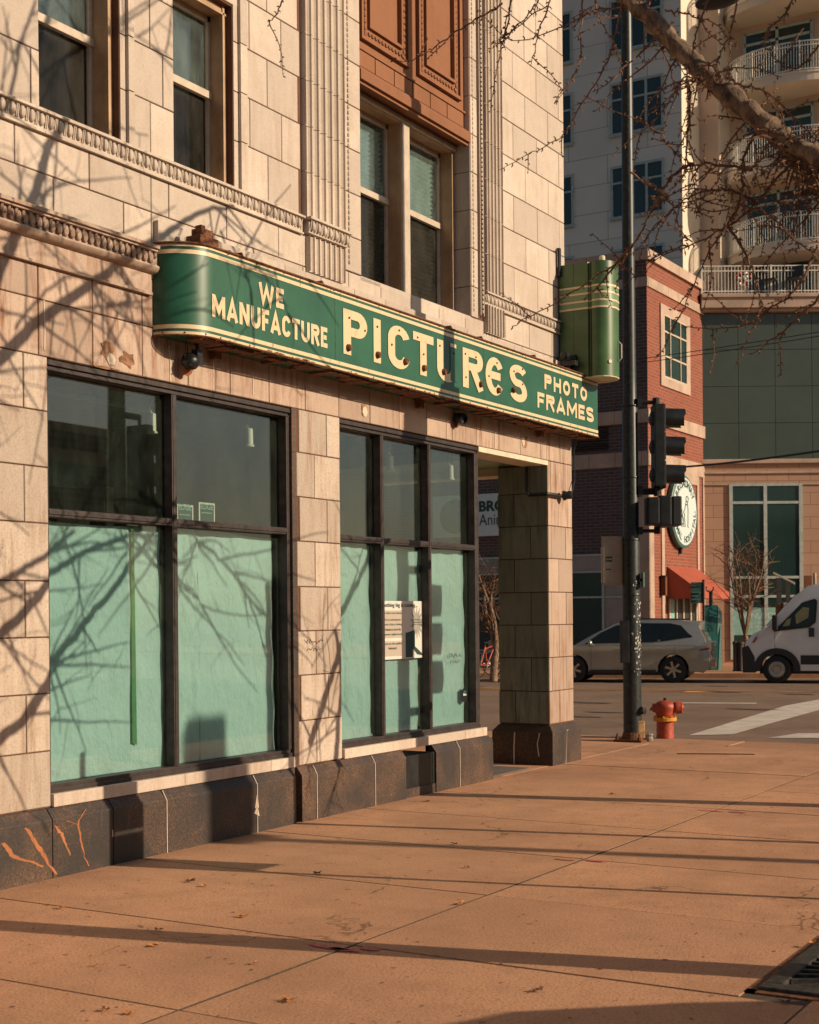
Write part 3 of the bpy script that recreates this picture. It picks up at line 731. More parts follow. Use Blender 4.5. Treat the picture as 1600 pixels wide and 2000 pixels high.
mb.add([(.0725, 9.20, .16), (.0725, 9.27, .13), (.0725, 9.24, .22)], [(0, 1, 2)]); mb.add([(.0725, 9.21, .2), (.0725, 9.26, .2), (.0725, 9.24, .33)], [(0, 1, 2)])
mb.build('caulk_joint', 'caulk', B)
mb = MB(); rd = random.Random(9)   # orange paint drips on plinth at the left
for pts, w in (([(6.53, .30), (6.60, .21), (6.68, .17), (6.78, .14), (6.88, .09)], .020), ([(6.73, .37), (6.80, .27), (6.87, .19), (6.92, .11), (7.0, .02)], .016),
               ([(6.99, .35), (7.05, .29), (7.08, .23), (7.13, .13)], .011), ([(7.29, .43), (7.20, .34), (7.23, .22), (7.27, .1), (7.31, .03)], .007), ([(6.9, .30), (7.1, .37), (7.2, .33)], .003)):
    c_, _ = smooth_pts([Vector((.0715, a, b)) for a, b in pts], None, 6) if False else (None, None)
    q = []
    for i in range(len(pts)-1):
        for k in range(5): t = k/5; q.append((pts[i][0]*(1-t)+pts[i+1][0]*t+rd.gauss(0, .004), pts[i][1]*(1-t)+pts[i+1][1]*t))
    q.append(pts[-1]); n = len(q); ws = [w*(.35+.9*math.sin(math.pi*min(1, .15+i/n)) if i < n*.8 else .7)*rd.uniform(.7, 1.2) for i in range(n)]
    vs = [(.0716, a-ww, b) for (a, b), ww in zip(q, ws)]+[(.0716, a+ww, b+.003) for (a, b), ww in zip(q, ws)]
    mb.add(vs, [(i, i+1, n+i+1, n+i) for i in range(n-1)])
mb.build('paint_drip', 'orange', B, fix=False)
mb = MB(); mb.box(-.29, .05, 11.60, 12.15, .09, .40); mb.box(.05, .056, 11.60, 11.62, .09, .40); mb.box(.05, .056, 12.12, 12.15, .09, .40); mb.box(.045, .054, 11.6, 12.15, .385, .40)
mb.build('vent_hatch', 'black', B, bevel=.003)
mb = MB(); mb.box(-2.6, -.02, 13.28, 15.42, 3.49, 3.52); mb.build('porch_ceiling', 'green3', B)
mb = MB(); mb.box(-.32, .0, 13.24, 14.94, 3.465, 3.518); mb.build('porch_soffit', 'ceil', B); mb = MB(); mb.box(-2.6, -.62, 15.1, 15.45, 3.40, 3.49); mb.build('porch_soffit', 'ceil', B)
mb = MB()
for k in range(26): mb.box(-.62+.0, -.30+.25, 13.36+k*.045, 13.38+k*.045, .002, .012)
mb.box(-.64, -.0, 13.34, 13.36, .0, .013); mb.build('door_mat', 'panelgrey', B)
# ---- shop windows
def shop(y0, y1, muls, zt, name='shop_window', right_post=False):
    c = MB(); Xf = -.035; Xb = -.15; zb = .56; ze = 3.52
    c.box(Xb, Xf-.0, y0, y1, 3.44, ze); c.box(Xf-.02, Xf+.02, y0, y1, 3.475, 3.512); c.box(Xf-.02, Xf+.012, y0, y1, 3.44, 3.452)
    c.box(Xb, Xf, y0, y1, zb, zb+.055); c.box(Xf-.03, Xf+.015, y0, y1, zb-.004, zb+.028)
    c.box(Xb, Xf, y0, y0+.035, zb+.055, 3.44)
    w = .085 if right_post else .05
    c.box(Xb, Xf+.008, y1-w, y1, zb+.055, 3.44)
    f = c.build(name, 'bronze', B, bevel=.003)
    ed = [y0+.035]
    for m_ in muls:
        k = MB(); k.box(Xb-.0, Xf+.004, m_-.028, m_+.028, zb+.055, 3.44); k.box(Xf, Xf+.010, m_-.016, m_+.016, zb+.056, 3.439)
        k.build('mullion', 'bronze', f, bevel=.003); ed += [m_-.028, m_+.028]
    ed.append(y1-w)
    for i in range(0, len(ed), 2):
        a, b = ed[i], ed[i+1]
        k = MB(); k.box(Xb, Xf, a, b, zt-.028, zt+.028); k.box(Xf, Xf+.008, a, b, zt-.012, zt+.02); k.build('transom', 'bronze', f, bevel=.003)
        k = MB(); k.box(-.118, -.112, a, b, zt+.028, 3.44); k.build('pane', 'glass', f)
        k = MB(); k.box(-.118, -.112, a, b, zb+.055, zt-.028); k.build('pane', 'glass', f)
    return ed
e1 = shop(7.03, 9.87, [8.375], 2.47)
e2 = shop(10.60, 13.27, [11.36, 12.25], 2.45, right_post=True)
mb = MB(); mb.box(-.10, .0, 9.865, 9.93, .46, 3.52); 
for z in ROWS: mb.box(-.1, .003, 9.866, 9.929, z-.003, z+.003)
mb.build('granite_jamb', 'granite', B, bevel=.004)
mb = MB()
for (a, b) in ((7.03, 8.4), (8.402, 9.5), (9.502, 9.84)): mb.box(-.14, .025, a, b, .468, .556, rnd.random())
mb.build('shop_window_sill', 'sill', B, bevel=.005); mb = MB()
for (a, b) in ((10.60, 11.9), (11.902, 12.85), (12.852, 13.33)): mb.box(-.14, .025, a, b, .468, .556, rnd.random())
mb.build('shop_window_sill', 'sill', B, bevel=.005)
# return glazing into the porch
g = MB(); g.box(-.20, -.13, 13.19, 13.26, 0, 3.5); g.box(-2.6, -.15, 13.19, 13.25, 3.38, 3.5); g.box(-2.6, -.15, 13.19, 13.25, .45, .55); g.box(-2.6, -.15, 13.19, 13.25, 2.43, 2.49)
g.box(-1.4, -1.34, 13.19, 13.25, .5, 3.4); g.box(-2.62, -2.5, 13.19, 13.25, 0, 3.5)
gr = g.build('side_window', 'bronze', B, bevel=.003)
g = MB(); g.box(-1.34, -.2, 13.215, 13.221, 2.49, 3.38); g.build('pane', 'glass', gr)
g = MB(); g.box(-2.5, -1.4, 13.215, 13.221, .55, 3.38); g.build('pane', 'glass', gr)
g = MB(); g.box(-1.34, -.2, 13.215, 13.221, .55, 2.43); g.build('pane', 'glass', gr)
# ---- shop interior
mb = MB()
mb.quad((-6.5, 3, .05), (-.12, 3, .05), (-.12, 13.2, .05), (-6.5, 13.2, .05)); mb.build('shop_floor', 'roomfloor', B, fix=False)
mb = MB(); mb.quad((-6.5, 3, .05), (-6.5, 13.2, .05), (-6.5, 13.2, 3.75), (-6.5, 3, 3.75)); mb.quad((-.5, 3, .05), (-6.5, 3, .05), (-6.5, 3, 3.75), (-.5, 3, 3.75))
mb.box(-6.5, -2.7, 13.2, 13.3, 0, 3.75); mb.box(-3.4, -3.2, 9.6, 13.19, .05, 3.7); mb.box(-5.2, -3.4, 9.4, 9.6, .05, 3.7)
mb.build('shop_wall', 'room', B, fix=False)
mb = MB(); mb.box(-6.5, -.5, 3, 13.2, 3.70, 3.76); mb.build('shop_ceiling', 'room', B)
mb = MB(); mb.tube([(-1.9, 3.2, 3.05), (-1.9, 9.3, 3.05)], .16, 12); mb.tube([(-2.6, 3.2, 3.3), (-2.6, 9.3, 3.3)], .1, 10); mb.tube([(-1.1, 5, 3.55), (-1.1, 9.4, 3.52)], .025, 6)
mb.build('duct_pipe', 'tealpale', B, smooth=True)
mb = MB(); mb.box(-3.18, -3.16, 10.3, 10.75, 2.0, 2.75); mb.box(-3.18, -3.15, 11.0, 11.1, 1.9, 3.1); mb.box(-.9, -.86, 3.2, 13.1, 3.58, 3.62); mb.build('wall_board', 'white', B)
# rusty marks, broken lamp fittings : wall patches
mb = MB()
for (y, z, w, h) in ((7.62, 3.66, .14, .17), (7.82, 3.62, .16, .12), (11.0, 3.64, .10, .12), (14.35, 3.68, .10, .14), (7.6, 3.53, .3, .02)):
    vs = [];
    for k in range(16):
        an = 2*math.pi*k/16; rr = rnd.uniform(.55, 1); vs.append((.0035, y+math.cos(an)*w*rr*.6, z+math.sin(an)*h*rr*.6))
    mb.add(vs, [tuple(range(16))])
mb.build('rust_stain', 'ruststain', B, fix=False)
mb = MB()
for (y, za, zb) in ((8.29, 3.53, 3.8), (8.81, 3.53, 3.8), (9.32, 3.56, 3.75), (12.55, 3.53, 3.75), (13.6, 3.53, 3.72), (14.9, 3.53, 3.75), (7.0, 3.56, 3.9)):
    mb.tube([(.001, y, za), (.001, y+.004, (za+zb)/2), (.001, y-.003, zb)], .006, 4)
for (y, z, w, h) in ((11.02, 3.62, .05, .06), (14.3, 3.68, .045, .07), (7.65, 3.6, .05, .06)):
    mb.add([(.005, y+math.cos(k*.8)*w*rnd.uniform(.6, 1), z+math.sin(k*.8)*h*rnd.uniform(.6, 1)) for k in range(8)], [tuple(range(8))])
mb.build('mortar_patch', 'caulk', B)
# scribbles on the stone and the glass
def scribble(mb, y, z, X, w, h, n, seed, r_=.0025):
    rr = random.Random(seed); p = []
    for i in range(n): p.append((X, y+w*(i/n)+rr.uniform(-.02, .02), z+rr.uniform(-h/2, h/2)))
    mb.tube(p, r_, 3)
mb = MB(); scribble(mb, 10.03, 1.53, .002, .28, .05, 26, 1); scribble(mb, 10.06, 1.46, .002, .22, .03, 20, 2); mb.tube([(.002, 10.36, 1.56), (.002, 10.40, 1.42), (.002, 10.42, 1.25), (.002, 10.3, 1.27)], .0025, 3)
mb.build('scribble', 'black', B)

# ================================================================== SIGNS ON THE BUILDING
SG = thing('shop_sign', (0.0, 11.8, 3.84), 'long green enamel shop sign with cream block letters over the shop windows', 'shop sign')
def plan(off=0.0, y1=15.65):
    p = []
    for k in range(13):
        a = R(90*k/12); p.append(((.32+off)*math.sin(a), 8.42-(.31+off)*math.cos(a)))
    p.append((.32+off, y1)); return p
mb = MB(); pl = plan(); mb.prism([(-.0, pl[0][1])]+pl[1:]+[(0, 15.65)], lambda p, q, t: (p, q, t), 3.842, 4.518); cab = mb.build('cabinet', 'green', SG, smooth=True)
def strip(z0, z1, off, name, mat, y1=15.652):
    mb = MB(); p = plan(off, y1); vs = [(a, b, z) for z in (z0, z1) for a, b in p]; n = len(p)
    mb.add(vs, [(k, k+1, n+k+1, n+k) for k in range(n-1)]); return mb.build(name, mat, SG, smooth=True, fix=False)
strip(4.496, 4.517, .003, 'stripe', 'cream'); strip(4.443, 4.474, .003, 'stripe', 'cream')
strip(3.887, 3.918, .003, 'stripe', 'cream'); strip(3.844, 3.866, .003, 'stripe', 'cream')
mb = MB(); p = plan(.012)
mb.tube([(a, b, 4.522) for a, b in p], .009, 5); mb.tube([(a, b, 3.838) for a, b in p], .007, 5); mb.box(-.005, .32, 8.3, 15.64, 4.519, 4.524)
mb.tube([(.01, 8.6, 4.56), (.33, 8.62, 4.53)], .012, 5)
for y in (8.93, 10.05, 12.3, 12.95, 14.2): mb.tube([(.02, y-.02, 4.60), (.20, y, 4.60), (.23, y+.01, 4.525)], .011, 5); mb.box(.19, .235, y-.03, y+.03, 4.525, 4.57)
mb.build('top_rail', 'rust', SG)
mb = MB(); mb.box(.16, .30, 8.30, 8.52, 4.524, 4.60); mb.box(.18, .28, 8.34, 8.48, 4.60, 4.66); mb.box(.20, .26, 8.36, 8.41, 4.66, 4.69); mb.build('rusted_box', 'rust', SG, bevel=.006)
mb = MB(); rr = random.Random(5)                         # ragged rusty underside
y = 8.3
while y < 15.6:
    w = rr.uniform(.05, .22); mb.box(rr.uniform(.02, .2), rr.uniform(.24, .305), y, y+w, 3.842-rr.uniform(.004, .025), 3.845, rr.random()); y += w*rr.uniform(.6, 1.1)
for y in (8.75, 11.9, 14.6): mb.box(.02, .08, y, y+.07, 3.76, 3.842)
mb.build('underside_bracket', 'rust', SG)
mb = MB()
for y in [8.5+.36*k for k in range(20)]: mb.lathe([(.007, 0), (.006, .004)], (.324, y, 3.855), (1, 0, 0), 6); mb.lathe([(.006, 0), (.005, .004)], (.324, y+.1, 4.507), (1, 0, 0), 6)
for a in (2, 6, 10): q = plan(.002)[a]; mb.ball((q[0], q[1], 3.857), .008, .008, .008, 6, 4)
mb.build('bolt', 'rust', SG)
mb = MB()
for y in (10.06, 12.76): mb.box(.3205, .3225, y, y+.003, 3.85, 4.51)
mb.build('panel_seam', 'rust', SG)
XL = .3225
def word(s, spans, z0, z1, t, name='lettering', dz=0.0):
    mb = MB()
    for ch, (a, b) in zip(s, spans):
        if ch == 'I': a, b = (a+b)/2-t/2, (a+b)/2+t/2
        letter(mb, ch, a, b, z0, z1, t, O=(XL, 0, 0), lift=.002)
    return mb.build(name, 'cream', SG, fix=False)
word('WE', [(8.985, 9.185), (9.21, 9.315)], 4.215, 4.375, .040)
n = 11; y = 8.40; sp = []
for ch in 'MANUFACTURE':
    w = {'M': .155, 'A': .135, 'N': .125, 'U': .12, 'F': .092, 'C': .115, 'T': .108, 'R': .12, 'E': .095}[ch]; sp.append((y, y+w)); y += w+.0195
k_ = (9.935-8.40)/(sp[-1][1]-8.40); sp = [(8.40+(a-8.40)*k_, 8.40+(b-8.40)*k_) for a, b in sp]
word('MANUFACTURE', sp, 4.0, 4.17, .038)
def spread(s, y0, y1, ws, gap):
    y = 0; o = []
    for ch in s: o.append((y, y+ws[ch])); y += ws[ch]+gap
    k = (y1-y0)/(y-gap); return [(y0+a*k, y0+b*k) for a, b in o]
word('PHOTO', spread('PHOTO', 14.18, 15.33, {'P': 1, 'H': 1.05, 'O': 1.05, 'T': .95}, .32), 4.22, 4.385, .044)
word('FRAMES', spread('FRAMES', 14.0, 15.52, {'F': .8, 'R': 1.0, 'A': 1.1, 'M': 1.25, 'E': .8, 'S': 1.0}, .22), 3.995, 4.165, .042)
big = [('P', 10.18, 10.56), ('I', 10.66, 10.79), ('C', 10.91, 11.29), ('T', 11.35, 11.73), ('U', 11.80, 12.18), ('R', 12.31, 12.74), ('e', 12.79, 13.20), ('S', 13.33, 13.74)]
sock = {'P': [(.07, .03), (.5, .25), (.09, .32)], 'I': [(.06, .04), (.06, .32)], 'C': [(.29, .05), (.19, .35), (.06, .2)], 'T': [(.19, .04), (.08, .34), (.19, .2)], 'U': [(.12, .06), (.05, .33), (.33, .3)],
        'R': [(.36, .04), (.06, .1), (.05, .33), (.27, .33)], 'e': [(.27, .03), (.07, .18), (.25, .34)], 'S': [(.08, .08), (.30, .20), (.1, .31), (.3, .36)]}
for ch, a, b in big:
    mb = MB(); t = .078
    if ch == 'I': a, b = (a+b)/2-.06, (a+b)/2+.06
    letter(mb, ch, a, b, 3.995, 4.385, t, O=(XL, 0, 0), lift=.003, ks=.65)
    L = mb.build('letter', 'cream', SG, fix=False)
    mb = MB()
    for i, (u, v) in enumerate(sock[ch]):
        u = min(u, (b-a)-.04)
        if i == 0: mb.lathe([(.032, 0), (.032, .012), (.024, .03), (.015, .032)], (.326, a+u, 3.995+v+.03), (1, 0, -.1), 10)
        else: mb.lathe([(.011, 0), (.009, .008)], (.326, a+u, 3.995+v), (1, 0, 0), 8)
    mb.build('tube_socket', 'rust', L)
mb = MB(); rr = random.Random(31)   # rust runs and enamel chips
def blotch(y, z, w, h, n=9, X=.3262): mb.add([(X, y+math.cos(2*math.pi*k/n)*w*rr.uniform(.45, 1), z+math.sin(2*math.pi*k/n)*h*rr.uniform(.5, 1)) for k in range(n)], [tuple(range(n))])
for k in range(34):
    y = 8.5+rr.random()*7.1; L = rr.uniform(.015, .07); w = rr.uniform(.0015, .004); z = rr.choice((4.51, 4.505, 3.915, 3.89)); mb.add([(.3262, y-w, z), (.3262, y+w, z), (.3262, y+w*.4, z-L), (.3262, y-w*.4, z-L)], [(0, 1, 2, 3)])
for k in range(46): blotch(8.6+rr.random()*7, rr.choice((3.85, 3.852, 4.512)), rr.uniform(.006, .03), rr.uniform(.003, .009))
for k in range(9): blotch(9.0+rr.random()*1.0, 3.852, rr.uniform(.03, .08), rr.uniform(.006, .012))
for k in range(26): blotch(8.6+rr.random()*7, rr.uniform(3.95, 4.42), rr.uniform(.002, .006), rr.uniform(.002, .008), 6)
mb.build('rust_run', 'ruststain', SG, fix=False)
mb = MB(); mb.box(.322, .3265, 11.99+.07, 12.20, 4.02, 4.35); mb.build('cover_plate', 'green', SG)

BS = thing('blade_sign', (0, 15.25, 4.7), 'projecting olive green metal sign box with four cream stripes on the building corner', 'sign')
bp = [(.02, 15.25), (.38, 15.25), (.395, 15.275), (.42, 15.275), (.435, 15.24), (.50, 15.235), (.57, 15.26), (.625, 15.32), (.655, 15.42), (.64, 15.55), (.58, 15.66), (.45, 15.72), (.02, 15.72)]
def bl_strip(z0, z1, off, name, mat):
    mb = MB(); q = []
    c = Vector((.35, 15.48))
    for x, y in bp[:11]:
        d = (Vector((x, y))-c).normalized()*off; q.append((x+(d.x if x > .42 else 0), y+min(d.y, -off if x < .44 else 9)))
    n = len(q); mb.add([(a, b, z) for z in (z0, z1) for a, b in q], [(k, k+1, n+k+1, n+k) for k in range(n-1)]); return mb.build(name, mat, BS, smooth=True, fix=False)
mb = MB(); mb.prism(bp, lambda p, q, t: (p, q, t), 4.50, 5.83); mb.build('cabinet', 'green2', BS, smooth=True)
bl_strip(5.285, 5.555, .002, 'pale_band', 'green3')
for z in (5.535, 5.455, 5.365, 5.285): bl_strip(z, z+.022, .005, 'stripe', 'creamrust' if False else 'cream')
mb = MB(); mb.prism([(a, b) for a, b in bp], lambda p, q, t: (p, q, t), 4.488, 4.499); mb.build('bottom_plate', 'ceil', BS)
mb = MB()
for z in (4.6, 4.85, 5.1, 5.6, 5.75): mb.ball((.407, 15.268, z), .006, .006, .006, 6, 4); mb.ball((.2, 15.248, z), .005, .005, .005, 6, 4)
mb.tube([(.41, 15.266, 4.5), (.41, 15.266, 5.83)], .004, 4); mb.tube([(.2, 15.249, 4.5), (.2, 15.249, 5.83)], .0015, 4)
mb.build('rivet_line', 'black', BS)
mb = MB(); mb.lathe([(.03, 0), (.035, .01), (.035, .06), (.028, .075)], (.50, 15.4, 5.84), n=12); mb.tube([(.5, 15.4, 5.83), (.5, 15.4, 5.85)], .012, 6); mb.build('top_cap', 'ceil', BS, smooth=True)
mb = MB(); mb.box(.02, .05, 15.2, 15.245, 5.7, 6.03); mb.tube([(.03, 15.2, 6.0), (.06, 15.1, 6.0)], .008, 4); mb.box(.0, .24, 15.2, 15.27, 4.70, 4.76); mb.box(.1, .28, 15.1, 15.2, 4.62, 4.68); mb.lathe([(.05, 0), (.05, .05), (.03, .06)], (.16, 15.1, 4.74), (0, -1, 0), 12)
mb.box(.16, .20, 15.14, 15.2, 4.53, 4.66); mb.build('mounting_bracket', 'black', BS, bevel=.004)
mb = MB(); mb.tube([(.65, 15.5, 4.92), (.69, 15.5, 4.88), (.69, 15.5, 4.72), (.65, 15.5, 4.68)], .008, 5); mb.build('handle', 'white', BS)
mb = MB(); mb.lathe([(.025, 0), (.02, .006)], (.625, 15.315, 4.66), (.8, -.5, 0), 14); mb.build('emblem', 'cream', BS)

# small fittings on the lintel
t_ = thing('wall_lamp', (0, 8.47, 3.83), 'broken black gooseneck lamp hanging under the left end of the green sign', 'wall lamp')
mb = MB(); mb.tube([(.12, 8.47, 3.84), (.12, 8.47, 3.72)], .014, 6); mb.box(.09, .15, 8.44, 8.50, 3.66, 3.78); mb.build('stem', 'black', t_)
mb = MB(); mb.lathe([(.02, 0), (.06, .02), (.065, .05), (.055, .10), (.03, .12)], (.05, 8.42, 3.70), (1, -.2, -.3), 14); mb.build('housing', 'black', t_, smooth=True)
mb = MB(); mb.lathe([(.05, 0), (.052, .012), (.03, .02)], (.06, 8.42, 3.635), (1, -.2, -.3), 14); mb.build('lens', 'orange', t_, smooth=True)
mb = MB(); mb.tube([(.14, 8.40, 3.66), (.15, 8.34, 3.645)], .005, 4); mb.tube([(.12, 8.5, 3.8), (.2, 8.56, 3.84)], .003, 4); mb.tube([(.1, 8.36, 3.83), (.1, 8.35, 3.7)], .003, 4); mb.build('loose_wire', 'black', t_)
t_ = thing('security_lamp', (0, 12.72, 3.74), 'small round dark lamp on the lintel under the middle of the green sign', 'wall lamp')
mb = MB(); mb.lathe([(.065, 0), (.07, .01), (.06, .02)], (.0, 12.74, 3.73), (1, 0, 0), 18); mb.build('mounting_ring', 'rust', t_, smooth=True)
mb = MB(); mb.lathe([(.055, .0), (.06, .03), (.058, .10), (.05, .105), (.045, .07)], (.02, 12.73, 3.75), (1, -.25, -.1), 18); mb.build('lamp_head', 'polepaint', t_, smooth=True)
t_ = thing('conduit_horn', (0, 15.3, 3.1), 'black round horn on a bent conduit fixed to the corner pier', 'alarm horn')
mb = MB(); mb.tube([(-.25, 14.89, 3.46), (-.25, 14.89, 3.18), (-.22, 14.88, 3.12), (.02, 14.88, 3.12), (.045, 14.92, 3.12), (.045, 15.3, 3.12)], .016, 7); mb.build('conduit', 'black', t_, smooth=True)
mb = MB(); mb.lathe([(.055, 0), (.06, .02), (.045, .05), (.05, .09), (.04, .11)], (.045, 15.24, 3.13), (0.9, .3, .1), 14); mb.build('horn', 'black', t_, smooth=True)
mb = MB(); mb.tube([(.06, 15.34, 3.13), (.05, 15.5, 3.2), (.03, 15.61, 3.35), (.02, 15.62, 3.7), (.06, 15.62, 3.82), (.12, 15.6, 3.86)], .009, 6); mb.build('cable', 'black', t_, smooth=True)

# ================================================================== PAPER, POSTERS, LIGHTS IN THE SHOP
def sheet(name, y0, y1, z0, z1, X, lab, seed, wob=.012):
    rr = random.Random(seed); mb = MB(); ny, nz = 26, 40; vs = []; fs = []
    ph = [rr.uniform(0, 6) for _ in range(8)]
    for j in range(nz+1):
        for i in range(ny+1):
            u = i/ny; v = j/nz; y = y0+(y1-y0)*u; z = z0+(z1-z0)*v
            w = math.sin(7*u+3*v+ph[0])*.5+math.sin(17*u-5*v+ph[1])*.3+math.sin(9*v+4*u*v*5+ph[2])*.35+math.sin(31*u+13*v+ph[3])*.14+math.sin(23*v-19*u+ph[4])*.15
            if j == nz: z += math.sin(5*u+ph[5])*.012-.01*u
            if j == 0: z += math.sin(7*u+ph[6])*.006
            if i == ny: y -= abs(math.sin(4*v+ph[7]))*.008
            vs.append((X-wob+w*wob, y, z))
    for j in range(nz):
        for i in range(ny): fs.append((j*(ny+1)+i, j*(ny+1)+i+1, (j+1)*(ny+1)+i+1, (j+1)*(ny+1)+i))
    mb.add(vs, fs); o = mb.build(name, 'paper', None, smooth=True, fix=False, loc=(X, (y0+y1)/2, z0))
    return tag(o, lab, 'paper sheet', 'green paper sheets covering the shop windows')
sheet('paper_sheet', 7.0, 8.345, .60, 2.43, -.135, 'leftmost green paper sheet with a strip of green tape', 1)
sheet('paper_sheet', 8.38, 8.80, .60, 2.43, -.145, 'narrow green paper sheet right of the first mullion with an open slit beside it', 2)
sheet('paper_sheet', 8.805, 9.80, .60, 2.425, -.15, 'wide crinkled green paper sheet ending at the first window\'s right edge', 3)
sheet('paper_sheet', 10.6, 11.325, .60, 2.41, -.14, 'green paper sheet beside the middle stone pier with a diagonal branch shadow', 4)
sheet('paper_sheet', 11.395, 12.20, .60, 2.40, -.14, 'green paper sheet behind the white notice', 5)
sheet('paper_sheet', 12.285, 13.15, .60, 2.42, -.14, 'rightmost green paper sheet with black scribble and shield sticker', 6)
mb = MB(); mb.quad((-.1275, 7.985, .82), (-.1275, 8.035, .80), (-.1265, 8.02, 2.43), (-.1265, 7.985, 2.43)); tag(mb.build('tape_strip', 'tape', fix=False), 'long vertical strip of green tape on the leftmost paper sheet', 'tape')
mb = MB(); scribble(mb, 12.72, 1.33, -.108, .30, .06, 34, 4, .002); scribble(mb, 12.78, 1.26, -.108, .2, .05, 20, 6, .002); tag(mb.build('scribble', 'black', loc=(-.108, 12.8, 1.3)), 'black scribbled tag on the rightmost shop window pane', 'graffiti')
mb = MB(); sh = [(0, 0), (.05, .03), (.06, .14), (0, .17), (-.06, .14), (-.05, .03)]
mb.add([(-.108, 13.08+a, .82+b) for a, b in sh], [tuple(range(6))]); s1 = mb.build('shield_sticker', 'black', fix=False, loc=(-.108, 13.08, .82)); tag(s1, 'small dark shield sticker at the lower right corner of the shop window', 'sticker')
mb = MB(); mb.quad((-.105, 13.045, .90), (-.105, 13.115, .90), (-.105, 13.115, .915), (-.105, 13.045, .925)); mb.quad((-.105, 13.05, .93), (-.105, 13.11, .93), (-.105, 13.11, .95), (-.105, 13.05, .95), mi=1); mb.build('sticker_print', ['sticker', 'teal'], s1, fix=False)
# white notice
PO = thing('notice_poster', (-.105, 11.9, 1.33), 'white printed notice with black text taped behind the second window\'s middle pane', 'poster')
def RQ(mb, X, a, b, c, d, mi=0): mb.quad((X, a, c), (X, b, c), (X, b, d), (X, a, d), mi=mi)
PX = -.1085; PA, PB, PC, PD = 11.415, 12.265, 1.325, 1.885
mb = MB(); RQ(mb, PX, PA, PB, PC, PD); mb.build('paper', 'poster', PO, fix=False)
mb = MB(); RQ(mb, PX+.0015, 11.44, 11.835, 1.53, 1.795); RQ(mb, PX+.0015, 11.44, 11.835, 1.355, 1.50); mb.build('tan_box', 'tan', PO, fix=False)
mb = MB(); U_ = UY; V_ = UZ
put_text(mb, 'omething big is coming...', (PX+.003, 11.42, 1.815), U_, V_, .70, .052, .012)
for s, z, a, b in (("Let's make it your business", 1.755, 11.46, 11.82), ('We are dedicating the', 1.69, 11.49, 11.80), ('month of July to finding', 1.645, 11.47, 11.82), ('a business to serve the', 1.60, 11.49, 11.80), ('Edgewater neighborhood!', 1.55, 11.47, 11.82),
                   ('Reach out with qualified', 1.46, 11.48, 11.81), ('businesses!', 1.42, 11.57, 11.72)):
    put_text(mb, s, (PX+.003, a, z), U_, V_, b-a, .026, .01)
mb.build('lettering', 'ink', PO, fix=False)
mb = MB(); c = Vector((PX+.0012, 12.11, 1.67)); vs = []
for k in range(28):
    a = 2*math.pi*k/28; r_ = .17 if k % 2 == 0 else .09
    vs.append((c.x, c.y+math.sin(a)*r_*.8, c.z+math.cos(a)*r_*1.0))
mb.add(vs, [tuple(range(28))]); mb.build('starburst', 'greyink', PO, fix=False)
mb = MB(); put_text(mb, 'LOCALLY', (PX+.003, 12.06, 1.695), U_, V_, .12, .014, .01); put_text(mb, 'owned and loved', (PX+.003, 12.02, 1.67), U_, V_, .2, .014, .01); put_text(mb, 'here in town', (PX+.003, 12.03, 1.65), U_, V_, .18, .012, .01)
mb.add([(PX+.002, 11.89, 1.335), (PX+.002, 12.02, 1.335), (PX+.002, 12.03, 1.42), (PX+.002, 12.11, 1.36), (PX+.002, 12.23, 1.345), (PX+.002, 12.2, 1.37), (PX+.002, 12.07, 1.44), (PX+.002, 12.07, 1.60), (PX+.002, 11.89, 1.575)], [(0, 1, 2, 7, 8), (2, 3, 6), (3, 4, 5, 6), (2, 6, 7)])
mb.build('picture', 'ink', PO, fix=False)
# shop cards on the ledge
for (a, b, z0, z1, hh, lab) in ((8.56, 8.76, 2.50, 2.63, .05, 'left small card reading EDGE on the ledge of the first shop window'), (8.83, 9.03, 2.50, 2.66, .055, 'right taller card reading EDGE on the ledge of the first shop window')):
    Xc = -.17; t_ = thing('window_card', (Xc, (a+b)/2, 2.5), lab, 'window card', 'cards standing in the first shop window')
    mb = MB(); mb.box(Xc-.006, Xc, a, b, 2.50, z1); mb.build('card', 'white', t_)
    mb = MB(); RQ(mb, Xc+.001, a+.015, b-.012, 2.50, z1-.015); mb.build('dark_field', 'ink', t_, fix=False)
    mb = MB(); put_text(mb, 'EDGE', (Xc+.003, a+.02, z1-.055 if z1 > 2.64 else z1-.045), U_, V_, .155, .045, .02); RQ(mb, Xc+.003, a+.03, b-.04, z1-.085, z1-.078)
    mb.build('lettering', 'tealpale', t_, fix=False)
# track spotlights (white cylinders)
for (px_, py_, X, tl, lab) in ((297, 824, -.27, .0, 'white spotlight hanging in the first pane from the left'), (487, 852, -.27, .15, 'white spotlight hanging in the second pane from the left'),
                          (763, 903, -.27, .1, 'white spotlight half hidden behind the frame of the narrow middle pane'), (880, 921, -.27, .2, 'white spotlight hanging in the rightmost pane')):
    q_ = onX(px_, py_, X); y = q_.y; z = q_.z
    t_ = thing('spotlight', (X, y, z+.2), lab, 'spotlight', 'track spotlights inside the shop')
    mb = MB(); a = Vector((X, y+.02*tl, z-.09)); b = Vector((X, y-.0, z+.06)); ax = (b-a).normalized()
    mb.lathe([(.040, 0), (.042, .012), (.032, .022), (.031, .15), (.026, .155)], a, ax, 16); mb.build('can', 'white', t_, smooth=True)
    mb = MB(); mb.tube([b, b+Vector((0, -.03, .04)), b+Vector((0, -.045, .01))], .007, 5); mb.tube([b+Vector((0, -.03, .04)), b+Vector((0, 0, .09)), b+Vector((0, 0, .4))], .006, 5); mb.build('stem', 'white', t_, smooth=True)
mb = MB(); pts = [(-.75+.06*math.cos(a*.9), 7.55+.03*math.sin(a*.9), 3.36-.022*a) for a in range(0, 26)]; mb.tube(pts, .004, 4)
